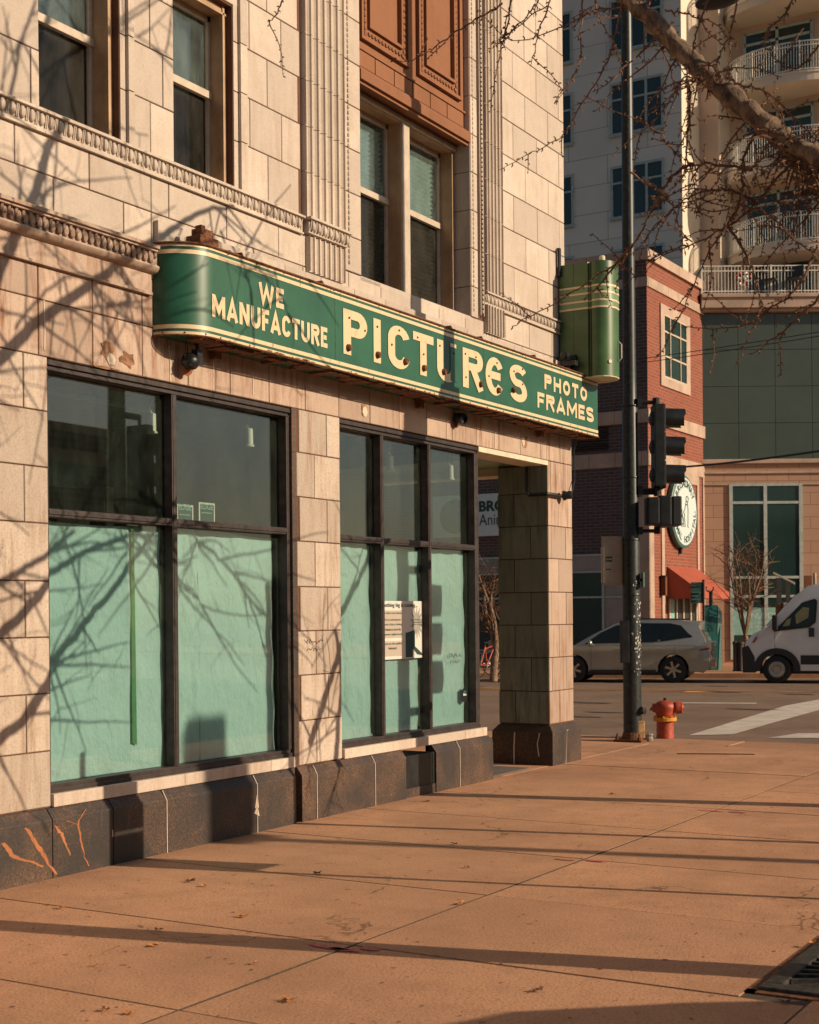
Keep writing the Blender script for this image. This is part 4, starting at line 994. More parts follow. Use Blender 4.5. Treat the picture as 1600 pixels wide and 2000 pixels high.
tag(mb.build('hanging_spiral', 'white', smooth=True), 'thin twisted hanging ornament behind the leftmost upper pane', 'ornament')
mb = MB(); mb.lathe([(.04, 0), (.045, .02), (.02, .05)], (-1.2, 12.98, 2.86), (1, 0, 0), 10); tag(mb.build('red_ball', 'reddot', smooth=True), 'small red round ornament behind the rightmost upper pane', 'ornament')

# ================================================================== BUILDINGS ACROSS THE AVENUE
BR = thing('brick_building', (-12, 43, 0), 'orange and brown brick building with beige bands behind the traffic signal', 'building')
FY = 42.5; SX = -9.5; SY = 47.75
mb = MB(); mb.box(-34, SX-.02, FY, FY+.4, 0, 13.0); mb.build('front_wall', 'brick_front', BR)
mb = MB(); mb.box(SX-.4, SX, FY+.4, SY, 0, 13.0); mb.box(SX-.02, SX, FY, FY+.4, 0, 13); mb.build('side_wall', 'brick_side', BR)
mb = MB(); mb.box(-34, SX-.4, FY+.4, SY, 12.6, 12.8); mb.build('roof', 'ground', BR)
for z0, z1, pr in ((12.93, 13.25, .10), (12.08, 12.38, .05), (7.78, 8.2, .07), (6.42, 6.88, .05)):
    mb = MB(); x = -34
    while x < SX: mb.box(x, min(x+.9, SX+pr)-.012, FY-pr, FY+.02, z0, z1, rnd.random()); x += .9
    y = FY+.02
    while y < SY: mb.box(SX-.02, SX+pr, y, min(y+.9, SY)-.012, z0, z1, rnd.random()); y += .9
    mb.build('stone_band', 'band', BR)
mb = MB()
for y0, y1, z1 in ((42.5, 42.85, 5.6), (43.55, 43.8, 6.42), (46.95, 47.15, 6.42), (47.55, 47.75, 6.42)): mb.box(SX-.05, SX+.04, y0, y1, 0, z1)
mb.box(SX-.05, SX+.045, 43.8, 46.95, 6.1, 6.42); mb.box(-9.95, SX+.03, FY-.04, FY+.01, 0, 5.6); mb.build('stone_pilaster', 'band', BR)
def win_frame(mb, y0, y1, z0, z1, ys_, zs_, X, w=.06, d=.08):
    mb.box(X-d, X, y0, y1, z0, z0+w); mb.box(X-d, X, y0, y1, z1-w, z1); mb.box(X-d, X, y0, y0+w, z0+w, z1-w); mb.box(X-d, X, y1-w, y1, z0+w, z1-w)
    for y in ys_: mb.box(X-d+.002, X-.003, y-w*.4, y+w*.4, z0+w, z1-w)
    for z in zs_: mb.box(X-d+.004, X-.006, y0+w, y1-w, z-w*.4, z+w*.4)
mb = MB(); win_frame(mb, 43.6, 46.35, 9.1, 11.75, [], [], SX+.05, .28, .1); w_ = mb.build('window', 'band', BR)
mb = MB(); win_frame(mb, 43.88, 46.07, 9.38, 11.47, [44.5, 45.45], [10.1, 10.9], SX+.045, .07, .06); mb.build('sash', 'sash', w_)
mb = MB(); mb.box(SX, SX+.01, 43.9, 46.05, 9.4, 11.45); mb.build('pane', 'glass_far', w_)
# shopfront on the shaded side
sf = MB(); zt = 3.65
for z in (3.60, 3.06, 2.24, .5): sf.box(-34, -9.98, FY-.07, FY-.0, z, z+.06)
for x in [-11.05-1.75*k for k in range(12)]+[-10.02]: sf.box(x-.04, x+.04, FY-.08, FY-.0, 0, 3.66)
f_ = sf.build('shopfront', 'alu', BR)
mb = MB(); mb.box(-34, -9.98, FY-.035, FY-.01, 3.12, 3.6); mb.box(-11.0, -9.98, FY-.036, FY-.012, 0, 3.06); mb.build('panel', 'panelgrey', f_)
mb = MB(); mb.box(-34, -11.05, FY-.030, FY-.005, .5, 3.06); mb.build('pane', 'glass_far', f_)
mb = MB()
for k in range(9): mb.obox((-11.45, FY-.03, 7.04+k*.085), (.62, 0, 0), (0, .03, .02), (0, -.004, .006))
mb.build('louvre', 'alu' if False else 'plastic', BR)
mb = MB()
for k in range(8): mb.obox((-15, FY-.06, 3.16+k*.055), (1.6, 0, 0), (0, .02, .012), (0, -.004, .006))
mb.build('louvre', 'alu', BR)
mb = MB(); mb.box(SX-.1, SX+.02, 44.1, 46.8, 0, 2.5); d_ = mb.build('door', 'plastic', BR)
mb = MB()
for y in (44.1, 44.75, 45.4, 46.1, 46.7): mb.box(SX+.02, SX+.07, y, y+.1, 0, 2.5)
mb.box(SX+.02, SX+.07, 44.1, 46.8, 2.42, 2.5); mb.build('door_frame', 'sash', d_)
mb = MB(); mb.box(SX+.025, SX+.035, 44.3, 44.65, 1.2, 2.2); mb.build('door_notice', 'tealpale', d_)
AW = thing('awning', (SX, 45.4, 2.3), 'orange canvas awning over the doorway below the round sign', 'awning')
a0, a1, ap = 44.05, 46.9, 1.15
mb = MB(); vs = [(SX+.02, a0, 3.25), (SX+.02, a1, 3.25), (SX+ap, a0, 2.42), (SX+ap, a1, 2.42), (SX+ap, a0, 2.2), (SX+ap, a1, 2.2), (SX+.02, a0, 2.2), (SX+.02, a1, 2.2)]
mb.add(vs, [(0, 2, 3, 1), (2, 4, 5, 3), (0, 6, 4, 2), (1, 3, 5, 7)]); mb.build('canvas', 'awning', AW, fix=False)
mb = MB(); mb.tube([(SX+.05, a0+.03, 3.2), (SX+ap-.05, a0+.03, 2.42)], .02, 5); mb.tube([(SX+.03, a0+.03, 2.22), (SX+ap-.02, a0+.03, 2.22), (SX+ap-.02, a1-.03, 2.22)], .02, 5); mb.build('frame', 'black', AW)
t_ = thing('wall_lantern', (SX, 43.5, 2.5), 'small dark wall lantern left of the orange awning', 'wall lamp')
mb = MB(); mb.box(SX+.04, SX+.2, 43.4, 43.55, 2.3, 2.9); mb.build('lantern_body', 'rust', t_); mb = MB(); mb.box(SX+.03, SX+.2, 43.36, 43.59, 2.9, 2.95); mb.build('cap', 'black', t_)
# round hanging sign
RS = thing('round_sign', (SX, 45.9, 3.9), 'round white sign with teal rim and a line drawn dog on the brick wall', 'sign')
cx_, cy_, cz_ = SX+.22, 45.2, 5.1
mb = MB(); mb.lathe([(1.17, -.2), (1.22, -.16), (1.22, -.03), (1.17, 0)], (cx_, cy_, cz_), (1, 0, 0), 48); mb.build('rim', 'signteal', RS, smooth=True)
mb = MB(); mb.lathe([(1.12, 0), (1.12, .006)], (cx_, cy_, cz_), (1, 0, 0), 48); mb.build('face', 'signwhite', RS)
mb = MB()
def arctext(s, r_, a_mid, step, size, flip=False):
    n = len(s)
    for i, ch in enumerate(s):
        if ch == ' ': continue
        a = a_mid+(i-(n-1)/2)*step*(1 if not flip else -1); ra = R(a)   # angle clockwise from the top
        c = Vector((cx_+.012, cy_+math.sin(ra)*r_, cz_+math.cos(ra)*r_))
        if not flip: u = Vector((0, math.cos(ra), -math.sin(ra))); v = Vector((0, math.sin(ra), math.cos(ra)))
        else: u = Vector((0, -math.cos(ra), math.sin(ra))); v = Vector((0, -math.sin(ra), -math.cos(ra)))
        put_text(mb, ch, c-v*size/2, u, v, None, size, .025, align='C')
arctext('BROADWAY', .93, 0, 15.5, .25); arctext('ANIMAL HOSPITAL', .93, 180, 12.2, .22, True)
put_text(mb, 'o', Vector((cx_+.012, cy_+.93, cz_)), UY, UZ, None, .07, .03)
mb.build('lettering', 'ink', RS, fix=False)
mb = MB(); dog = [[(.10, .50), (.22, .52), (.30, .45), (.28, .36), (.16, .33), (.08, .38), (.10, .50)], [(.10, .36), (-.05, .05), (-.28, -.1), (-.34, -.22), (-.40, -.15)], [(.22, .33), (.27, .05), (.24, -.5), (.30, -.52)],
      [(-.28, -.1), (-.2, -.35), (-.34, -.5), (-.42, -.5)], [(-.1, -.05), (-.02, -.5), (-.1, -.52)], [(.08, .24), (.24, .22)], [(-.38, .1), (-.3, .02), (-.34, -.06)], [(-.2, -.2), (-.18, -.5), (-.26, -.52)]]
for l in dog: mb.tube([(cx_+.012, cy_+a, cz_+b) for a, b in l], .014, 4)
mb.build('dog_drawing', 'ink', RS)
mb = MB(); mb.box(SX, cx_-.2, cy_-.1, cy_+.1, cz_-.6, cz_-.5); mb.box(SX, cx_-.2, cy_-.1, cy_+.1, cz_+.5, cz_+.6); mb.tube([(cx_-.15, cy_, cz_-1.2), (cx_-.15, cy_, cz_-1.4)], .06, 8); mb.build('bracket', 'black', RS)
# flat sign reading BROADWAY Animal Hospital
FS = thing('wall_sign', (-15, FY, 4.4), 'white wall sign with a round logo and black letters on the dark brick', 'sign')
mb = MB(); mb.box(-17.3, -12.35, FY-.12, FY-.02, 4.38, 5.8); mb.build('board', 'signwhite', FS)
mb = MB(); mb.lathe([(.58, 0), (.58, .006)], (-16.45, FY-.12, 5.08), (0, -1, 0), 32); mb.build('logo_disc', 'signteal', FS)
mb = MB(); put_text(mb, 'BROADWAY', (-15.5, FY-.13, 5.2), UX, UZ, 2.95, .37, .04); put_text(mb, 'Animal Hospital', (-15.5, FY-.13, 4.62), UX, UZ, 2.9, .5, .0)
mb.build('lettering', 'ink', FS, fix=False)

# --- podium with green panels, local frame turned to the avenue
PD = thing('podium_building', (0, 0, 0), 'tan masonry building with tall shop window and green cladding panels on the right', 'building')
mb = MB(); mb.box(.0, 12, 0, .5, 0, 6.9); mb.build('masonry_wall', 'tanblock', PD)
mb = MB(); mb.box(-.05, 12, -.12, .5, 6.9, 7.05); mb.box(-.03, 12, -.06, .5, 6.55, 6.62); mb.box(-.03, 12, -.05, .5, 6.15, 6.2)
mb.box(-.05, 12, -.35, 1, 12.25, 12.75); mb.box(-.05, 12, -.42, 1, 12.6, 12.72); mb.box(-.02, 12, -.2, .5, 12.15, 12.25); mb.build('cornice', 'band', PD, bevel=.02)
mb = MB()
for i in range(9):
    for j in range(4): mb.box(.02+i*1.28, .02+i*1.28+1.265, .03+.004*((i*3+j) % 3), .4, 7.05+j*1.275, 7.05+j*1.275+1.26, rnd.random())
mb.build('cladding_panel', 'glass_pan', PD)
mb = MB(); mb.box(-.12, .0, -.02, .4, 8.1, 12.2); mb.build('trim_post', 'alu', PD)
mb = MB(); X0_, X1_ = .98, 3.40
for x in (X0_, 2.17, X1_): mb.box(x-.06, x+.06, -.06, .0, .1, 6.2)
for z in (6.12, 5.5, 2.9, 2.24, .1): mb.box(X0_+.06, X1_-.06, -.055, -.002, z, z+.09)
wf = mb.build('shop_window', 'alu', PD)
mb = MB(); mb.box(X0_, X1_, -.02, -.001, .1, 6.15); mb.build('pane', 'glass_far', wf)
mb = MB(); mb.box(1.05, 2.95, -.026, -.021, .95, 1.9); mb.build('window_film', 'tealpale', wf)
mb = MB(); put_text(mb, 'VENUS DERM', (1.35, -.03, 1.52), UX, UZ, 1.55, .20, .0); put_text(mb, 'COVER SKIN CARE', (1.6, -.03, 1.32), UX, UZ, 1.2, .07); put_text(mb, 'IS HERE NOW', (1.6, -.03, 1.20), UX, UZ, 1.0, .07); mb.build('lettering', 'signwhite', wf, fix=False)
mb = MB(); x = 0.0
while x < 12: mb.tube([(x, -.2, 12.75), (x, -.2, 13.72)], .014, 4, False); x += .115
for z in (12.85, 13.55, 13.72): mb.tube([(-.05, -.2, z), (12, -.2, z)], .025, 4)
for x in (0, 2.4, 4.8, 7.2): mb.box(x-.03, x+.03, -.23, -.17, 12.75, 13.75)
mb.build('railing', 'railing', PD)
pp = P(1375, 1296, 49.4); PD.location = (pp.x, pp.y, 0); PD.rotation_euler = (0, 0, TH)

# --- tower
TW = thing('apartment_tower', (-10, 50, 0), 'pale concrete apartment tower with curved balconies rising behind the brick building', 'building')
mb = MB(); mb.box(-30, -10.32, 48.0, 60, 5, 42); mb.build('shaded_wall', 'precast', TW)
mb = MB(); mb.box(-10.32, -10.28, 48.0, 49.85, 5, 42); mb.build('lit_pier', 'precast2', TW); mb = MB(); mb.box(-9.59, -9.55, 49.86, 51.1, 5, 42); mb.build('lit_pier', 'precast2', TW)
mb = MB(); mb.box(-10.28, -9.59, 49.85, 60, 5, 42); mb.box(-9.55, -5.3, 51.1, 60, 5, 42); mb.build('brown_wall', 'stucco', TW)
for fl in range(7):
    zt_ = 14.87+3.0*fl
    for xc in (-11.95, -15.45, -18.95):
        mb = MB(); x0, x1, z0 = xc-1.02, xc+1.02, zt_-1.95; f = .09; Yf = 47.93
        mb.box(x0, x1, Yf, 48.0, zt_-f, zt_); mb.box(x0-.03, x1+.03, Yf-.03, 48.0, z0, z0+f+.03)
        for x in (x0+f/2, xc-.33, xc+.36, x1-f/2): mb.box(x-f/2, x+f/2, Yf+.002, 48.0, z0+f, zt_-f)
        mb.box(x0, x1, Yf+.004, 48.0, zt_-.66, zt_-.59)
        w_ = mb.build('window', 'alu', TW)
        mb = MB(); mb.box(x0+.02, x1-.02, 47.975, 47.99, z0+.05, zt_-.05); mb.build('pane', 'glass_far', w_)
BC = (-7.25, 51.1, 2.4)
for fl in range(7):
    zs_ = 14.62+2.95*fl
    pts = [(BC[0]-BC[2]*math.cos(R(a)), BC[1]-BC[2]*.72*math.sin(R(a))) for a in range(0, 181, 6)]
    mb = MB(); mb.prism(pts, lambda p, q, t: (p, q, t), zs_-.32, zs_); mb.prism([(BC[0]+(p-BC[0])*1.015, BC[1]+(q-BC[1])*1.015) for p, q in pts], lambda p, q, t: (p, q, t), zs_-.05, zs_+.02)
    b_ = mb.build('balcony', 'precast2', TW)
    mb = MB(); L = []
    for a10 in range(0, 1801, 24):
        a = R(a10/10); L.append((BC[0]-(BC[2]-.08)*math.cos(a), BC[1]-(BC[2]-.08)*.72*math.sin(a)))
    for x, y in L: mb.tube([(x, y, zs_), (x, y, zs_+1.05)], .013, 4, False)
    for z in (zs_+.1, zs_+.92, zs_+1.07): mb.tube([(x, y, z) for x, y in L], .024, 4)
    for i in range(0, len(L), 9): mb.tube([(L[i][0], L[i][1], zs_), (L[i][0], L[i][1], zs_+1.1)], .03, 4)
    mb.build('railing', 'railing', b_)
for fl in range(8):
    zb_ = 14.62-2.95+2.95*fl+.02; zb_ = max(zb_, 12.8)
    mb = MB()
    for x in (-8.95, -7.75, -6.5): mb.box(x-.05, x+.05, 51.0, 51.1, zb_, zb_+2.35)
    for z in (zb_, zb_+2.25, zb_+1.85): mb.box(-8.95, -6.5, 51.0, 51.1, z, z+.09)
    w_ = mb.build('balcony_door', 'alu', TW)
    mb = MB(); mb.box(-8.9, -6.55, 51.05, 51.09, zb_, zb_+2.3); mb.build('pane', 'glass_far', w_)
    mb = MB(); mb.box(-6.1, -5.85, 51.0, 51.09, zb_+1.7, zb_+2.0); mb.build('wall_lamp', 'sash', TW)
tw_ = thing('terrace_plant', (-8.3, 48.0, 12.8), 'red and white flowering pot on the terrace behind the lowest railing', 'potted plant')
mb = MB(); mb.lathe([(.16, 0), (.2, .3)], (-8.3, 48.6, 12.78), n=10); mb.build('pot', 'sash', tw_)
mb = MB()
for k in range(50): mb.ball((-8.3+rnd.uniform(-.25, .25), 48.6+rnd.uniform(-.25, .25), 13.1+rnd.uniform(0, .5)), .05, .05, .05, 5, 3, mi=k % 2)
mb.build('blossom', ['reddot', 'white'], tw_)
for k, (x, y) in enumerate(((-7.4, 48.7), (-6.6, 48.9))):
    t_ = thing('patio_chair', (x, y, 12.8), ('dark patio chair on the terrace nearest the flower pot', 'dark patio chair on the terrace farther right of the flower pot')[k], 'chair', 'patio chairs on the terrace')
    mb = MB(); mb.box(x-.25, x+.25, y-.25, y+.25, 13.2, 13.24); mb.build('seat', 'plastic', t_)
    mb = MB(); mb.box(x-.25, x+.25, y+.2, y+.25, 13.24, 13.7); mb.build('backrest', 'plastic', t_)
    for a in (-.22, .22):
        for b in (-.22, .22): mb = MB(); mb.tube([(x+a, y+b, 12.78), (x+a, y+b, 13.2)], .02, 4); mb.build('leg', 'plastic', t_)

# --- building across our own street (seen only in reflections)
OB = thing('opposite_building', (24, 8, 0), 'low brick building across the street mirrored in the shop windows', 'building')
mb = MB(); mb.box(24, 34, -14, 34, 0, 7.45); mb.build('wall', 'brick_front', OB)
mb = MB(); mb.box(23.9, 34, -14, 34, 7.45, 7.7); mb.box(23.88, 24, -14, 34, 6.5, 6.9); mb.box(23.88, 24, -14, 34, 4.15, 4.5); mb.build('parapet', 'band', OB)
mb = MB(); mb.box(23.85, 24, -14, 30, 3.5, 4.0); mb.build('sign_band', 'green', OB)
for k in range(9):
    mb = MB(); mb.box(23.93, 24.0, -12+k*4.6, -9+k*4.6, .6, 3.2); mb.box(23.93, 24, -11.5+k*4.6, -9.5+k*4.6, 4.8, 6.8); mb.build('window', 'glass_far', OB)

# ================================================================== STREET FURNITURE AT THE CORNER
PX_, PY_ = -.33, 18.27
SP = thing('signal_pole', (PX_, PY_, 0), 'tall black signal pole standing beside the red fire hydrant', 'pole')
mb = MB(); mb.lathe([(.125, .0), (.122, 1.0), (.118, 2.72), (.112, 2.76), (.108, 4.55), (.095, 4.6), (.09, 5), (.078, 9), (.07, 11)], (PX_, PY_, 0), n=28); mb.build('shaft', 'polepaint', SP, smooth=True)
mb = MB(); mb.box(PX_-.2, PX_+.2, PY_-.2, PY_+.2, .0, .025)
for a in (-.16, .16):
    for b in (-.16, .16): mb.lathe([(.03, 0), (.03, .04), (.015, .045), (.015, .09)], (PX_+a, PY_+b, .02), n=6)
mb.lathe([(.16, .02), (.15, .05), (.13, .12)], (PX_, PY_, 0), n=20); mb.build('base_plate', 'rust', SP, bevel=.003)
mb = MB(); q = RGT*.10-FWD*.075; mb.obox((PX_+q.x, PY_+q.y, .16), RGT*.05, FWD*.03, UZ*.12); mb.build('access_cover', 'creamrust', SP, bevel=.01)
mb = MB(); q = -RGT*.11-FWD*.07; mb.obox((PX_+q.x, PY_+q.y, 1.36), RGT*.06, FWD*.05, UZ*.29); mb.build('control_box', 'black', SP, bevel=.01)
mb = MB(); q = RGT*.11-FWD*.08; mb.lathe([(.05, -.02), (.055, 0), (.05, .05), (.03, .055)], (PX_+q.x, PY_+q.y, .42), (RGT-FWD*.8), 16); pb = mb.build('push_button', 'black', SP, smooth=True)
mb = MB(); c_ = Vector((PX_, PY_, .42))+RGT*.135-FWD*.105; mb.obox(c_, (RGT*.5+FWD*.6)*.03, UZ*.05, (RGT-FWD*.8)*.003); mb.build('button_plate', 'sticker', pb)
mb = MB()
for z, w in ((2.75, .118), (2.0, .121), (.98, .123), (4.58, .11), (3.6, .111)): mb.lathe([(w+.004, -.01), (w+.007, 0), (w+.004, .012)], (PX_, PY_, z), n=28)
mb.build('steel_band', 'black', SP)
mb = MB(); rs = random.Random(11)
for k in range(85):
    z = rs.choice((rs.uniform(.9, 2.2), rs.uniform(.9, 1.9))); a = R(rs.gauss(0, 24)); d = (-FWD*.72+RGT*.69); d = Vector((d.x*math.cos(a)-d.y*math.sin(a), d.x*math.sin(a)+d.y*math.cos(a), 0)); r_ = .1245
    u = Vector((-d.y, d.x, 0)); c = Vector((PX_, PY_, z))+d*r_; w = rs.uniform(.003, .016); h = rs.uniform(.003, .018)
    mb.add([c-u*w-UZ*h, c+u*w-UZ*h*rs.uniform(.3, 1), c+u*w*rs.uniform(.3, 1)+UZ*h, c-u*w*.7+UZ*h*rs.uniform(.4, 1)], [(0, 1, 2, 3)])
for z in (2.12, .98):
    for k in range(12): a = R(-50+k*9); d = Vector((math.cos(a), math.sin(a), 0)); c = Vector((PX_, PY_, z))+d*.126; u = Vector((-d.y, d.x, 0)); mb.add([c-u*.006-UZ*.004, c+u*.006-UZ*.004, c+u*.005+UZ*.004], [(0, 1, 2)])
mb.build('sticker_scrap', 'sticker', SP, fix=False)
mb = MB(); mb.tube([(PX_, PY_, 10.3), (PX_+.8, PY_+.45, 10.55), (PX_+1.25, PY_+.7, 10.3)], .03, 8); mb.build('lamp_arm', 'black', SP)
c_ = P(1402, 2, 19.9); mb = MB(); mb.ball(c_, .33, .2, .085, 14, 8); mb.tube([c_+Vector((-.2, -.1, .05)), Vector((PX_+1.0, PY_+.55, 10.45))], .03, 6); mb.build('lamp_head', 'plastic', SP, smooth=True)
c_ = Vector((PX_, PY_, 0))
# traffic signal, faces right
def Rv(a, b, z): return Vector((PX_, PY_, z))+RGT*a+FWD*b
TS = thing('traffic_signal', tuple(Rv(.38, 0, 3.45)), 'black three-lamp traffic signal with long visors mounted on the black pole', 'traffic light')
mb = MB(); mb.obox(Rv(.38, 0, 4.03), RGT*.07, FWD*.17, UZ*.56)
for k in range(3):
    z = 4.40-.385*k; mb.lathe([(.11, 0), (.09, -.03), (.03, -.05)], Rv(.31, 0, z), RGT, 14); mb.obox(Rv(.45, 0, z), RGT*.012, FWD*.17, UZ*.185)
mb.build('housing', 'black', TS, bevel=.012)
for k in range(3):
    z = 4.40-.385*k; mb = MB(); vs = []; fs = []; n = 20; c = Rv(.46, 0, z); ax = (RGT*.99-UZ*.04).normalized(); up_ = UZ
    for L_ in (0, .29):
        for rr_ in (.15, .146):
            for i in range(n+1):
                a = R(-42+i*(264/n)); cut = .29 if L_ else 0
                vs.append(c+ax*(L_*(1 if L_ == 0 else (1-.12*abs(math.cos(a))*(1 if math.sin(a) < .2 else .3))))+FWD*math.cos(a)*rr_+up_*math.sin(a)*rr_)
    m = n+1
    for i in range(n): fs += [(i, i+1, 2*m+i+1, 2*m+i), (m+i, m+i+1, 3*m+i+1, 3*m+i), (2*m+i, 2*m+i+1, 3*m+i+1, 3*m+i)]
    mb.add(vs, fs); v_ = mb.build('visor', 'black', TS, smooth=True)
    mb = MB(); mb.lathe([(.13, 0), (.1, .03), (.03, .045)], c+RGT*.01, RGT, 16); mb.build('lens', 'plastic', v_, smooth=True)
mb = MB()
for z in (4.63, 3.43): mb.tube([Rv(.05, 0, z), Rv(.40, 0, z)], .028, 8); mb.lathe([(.05, -.05), (.05, .06)], Rv(.36, 0, z), n=10); mb.obox(Rv(.12, 0, z), RGT*.03, FWD*.1, UZ*.05)
mb.tube([Rv(.38, 0, 3.43), Rv(.38, 0, 4.63)], .02, 6); mb.build('mounting_arm', 'black', TS)
PS = thing('pedestrian_signal', tuple(Rv(.42, 0, 2.95)), 'black boxy pedestrian signal mounted below the traffic signal', 'traffic light')
mb = MB(); mb.obox(Rv(.44, 0, 3.13), RGT*.09, FWD*.22, UZ*.21); mb.obox(Rv(.28, -.08, 3.13), RGT*.09, FWD*.14, UZ*.19); mb.build('housing', 'black', PS, bevel=.03)
mb = MB(); mb.obox(Rv(.60, 0, 3.13), RGT*.065, FWD*.20, UZ*.20); mb.build('hood', 'plastic', PS, bevel=.02)
mb = MB()
for z in (2.87, 3.39): mb.tube([Rv(.05, 0, z), Rv(.36, 0, z)], .026, 8); mb.lathe([(.045, -.04), (.045, .05)], Rv(.36, 0, z), n=10); mb.obox(Rv(.12, 0, z), RGT*.03, FWD*.09, UZ*.05)
mb.build('mounting_arm', 'black', PS)
BP = thing('street_sign', tuple(Rv(-.2, 0, 2.1)), 'grey back of a rounded street sign fixed to the black pole', 'sign')
mb = MB(); mb.obox(Rv(-.24, .03, 2.47), RGT*.16, FWD*.004, UZ*.335); mb.build('back_plate', 'signback', BP, bevel=.003)
mb = MB(); mb.obox(Rv(-.385, .02, 2.41), RGT*.018-FWD*.05, FWD*.004, UZ*.245); mb.build('edge_plate', 'sticker', BP)
mb = MB(); mb.obox(Rv(-.30, .022, 2.49), RGT*.045, FWD*.002, UZ*.035); mb.obox(Rv(-.31, .022, 2.35), RGT*.035, FWD*.002, UZ*.008); mb.build('sticker_strip', 'ink', BP)
mb = MB(); put_text(mb, 'GENNIE', Rv(-.34, .018, 2.475), RGT, UZ, .08, .028, .01); mb.build('lettering', 'sticker', BP, fix=False)
mb = MB(); mb.obox(Rv(-.13, .05, 2.6), RGT*.08, FWD*.02, UZ*.02); mb.obox(Rv(-.13, .05, 2.3), RGT*.08, FWD*.02, UZ*.02); mb.build('clamp', 'black', BP)
t_ = thing('street_sign', tuple(Rv(.14, 0, 1.9)), 'thin edge-on street sign on the right side of the black pole', 'sign')
mb = MB(); mb.obox(Rv(.15, -.02, 2.2), RGT*.008+FWD*.0, FWD*.12, UZ*.10); mb.build('plate', 'tealpale', t_); mb = MB(); mb.obox(Rv(.13, .0, 2.2), RGT*.02, FWD*.02, UZ*.02); mb.build('clamp', 'black', t_)
# crumpled can / glass at the pole base
t_ = thing('pole_junction_glass', tuple(Rv(.24, -.05, 0)), 'small clear crumpled cup lying at the foot of the black pole', 'litter')
mb = MB(); mb.lathe([(.05, 0), (.055, .03), (.04, .05), (.055, .08), (.05, .09)], Rv(.22, -.05, .01), n=9); mb.build('cup', 'panelgrey', t_); t_.name = 'crumpled_cup'
# hydrant
HX, HY_ = -.10, 18.90
HD = thing('fire_hydrant', (HX, HY_, 0), 'faded red fire hydrant with a yellow flange at the kerb', 'fire hydrant')
mb = MB(); mb.lathe([(.125, 0), (.122, .02), (.118, .24)], (HX, HY_, 0), n=24); mb.build('barrel', 'hydr', HD, smooth=True)
mb = MB(); mb.lathe([(.155, .235), (.162, .24), (.162, .285), (.155, .29)], (HX, HY_, 0), n=24)
for k in range(8): a = k*math.pi/4+.2; mb.lathe([(.016, 0), (.016, .02)], (HX+.142*math.cos(a), HY_+.142*math.sin(a), .288), n=6)
mb.build('flange', 'hydy', HD, bevel=.003)
mb = MB(); mb.lathe([(.12, .29), (.128, .33), (.145, .40), (.150, .44), (.135, .475), (.10, .505), (.05, .52), (.03, .525)], (HX, HY_, 0), n=24); mb.build('bonnet', 'hydr', HD, smooth=True)
mb = MB(); mb.lathe([(.022, .52), (.022, .56)], (HX, HY_, 0), n=5); mb.build('operating_nut', 'black', HD)
d_ = (RGT*.9-FWD*.2).normalized()
mb = MB(); mb.lathe([(.07, .08), (.075, .15), (.09, .152), (.09, .19), (.085, .2), (.082, .235), (.04, .245), (.03, .26)], (HX, HY_, .425), d_, 18); mb.build('outlet_cap', 'hydr', HD, smooth=True)
mb = MB(); mb.lathe([(.06, .1), (.062, .16), (.05, .175), (.025, .18)], (HX, HY_, .42), -RGT, 14); oc = mb.build('outlet_cap', 'hydr', HD, smooth=True)
mb = MB()
for k in range(3): mb.tube([Vector((HX, HY_, .42+.02*math.cos(a)-.012*k))-RGT*(.18+.012*k+.012*math.sin(a)) for a in [i*.9 for i in range(8)]], .004, 4)
mb.build('chain', 'black', oc)
# cables
for pts, r_, lab in ((((1335, 912, 30), (1500, 895, 27), (1720, 862, 24)), .022, 'thick dark overhead cable crossing the green panels'),
                     (((1130, 715, 36), (1330, 690, 34), (1700, 632, 30)), .009, 'upper of two thin overhead wires across the green panels'), (((1130, 722, 36), (1330, 698, 34), (1700, 640, 30)), .009, 'lower of two thin overhead wires across the green panels')):
    mb = MB(); q = [P(*p) for p in pts]; q = [q[0]+(q[0]-q[1])*.0, q[1], q[2]]; full = []
    for i in range(13):
        t = i/12; full.append(q[0]*(1-t)*(1-2*t)+q[1]*4*t*(1-t)+q[2]*t*(2*t-1))
    mb.tube(full, r_, 5); o = mb.build('overhead_cable', 'black', None, loc=full[0]); tag(o, lab, 'cable')

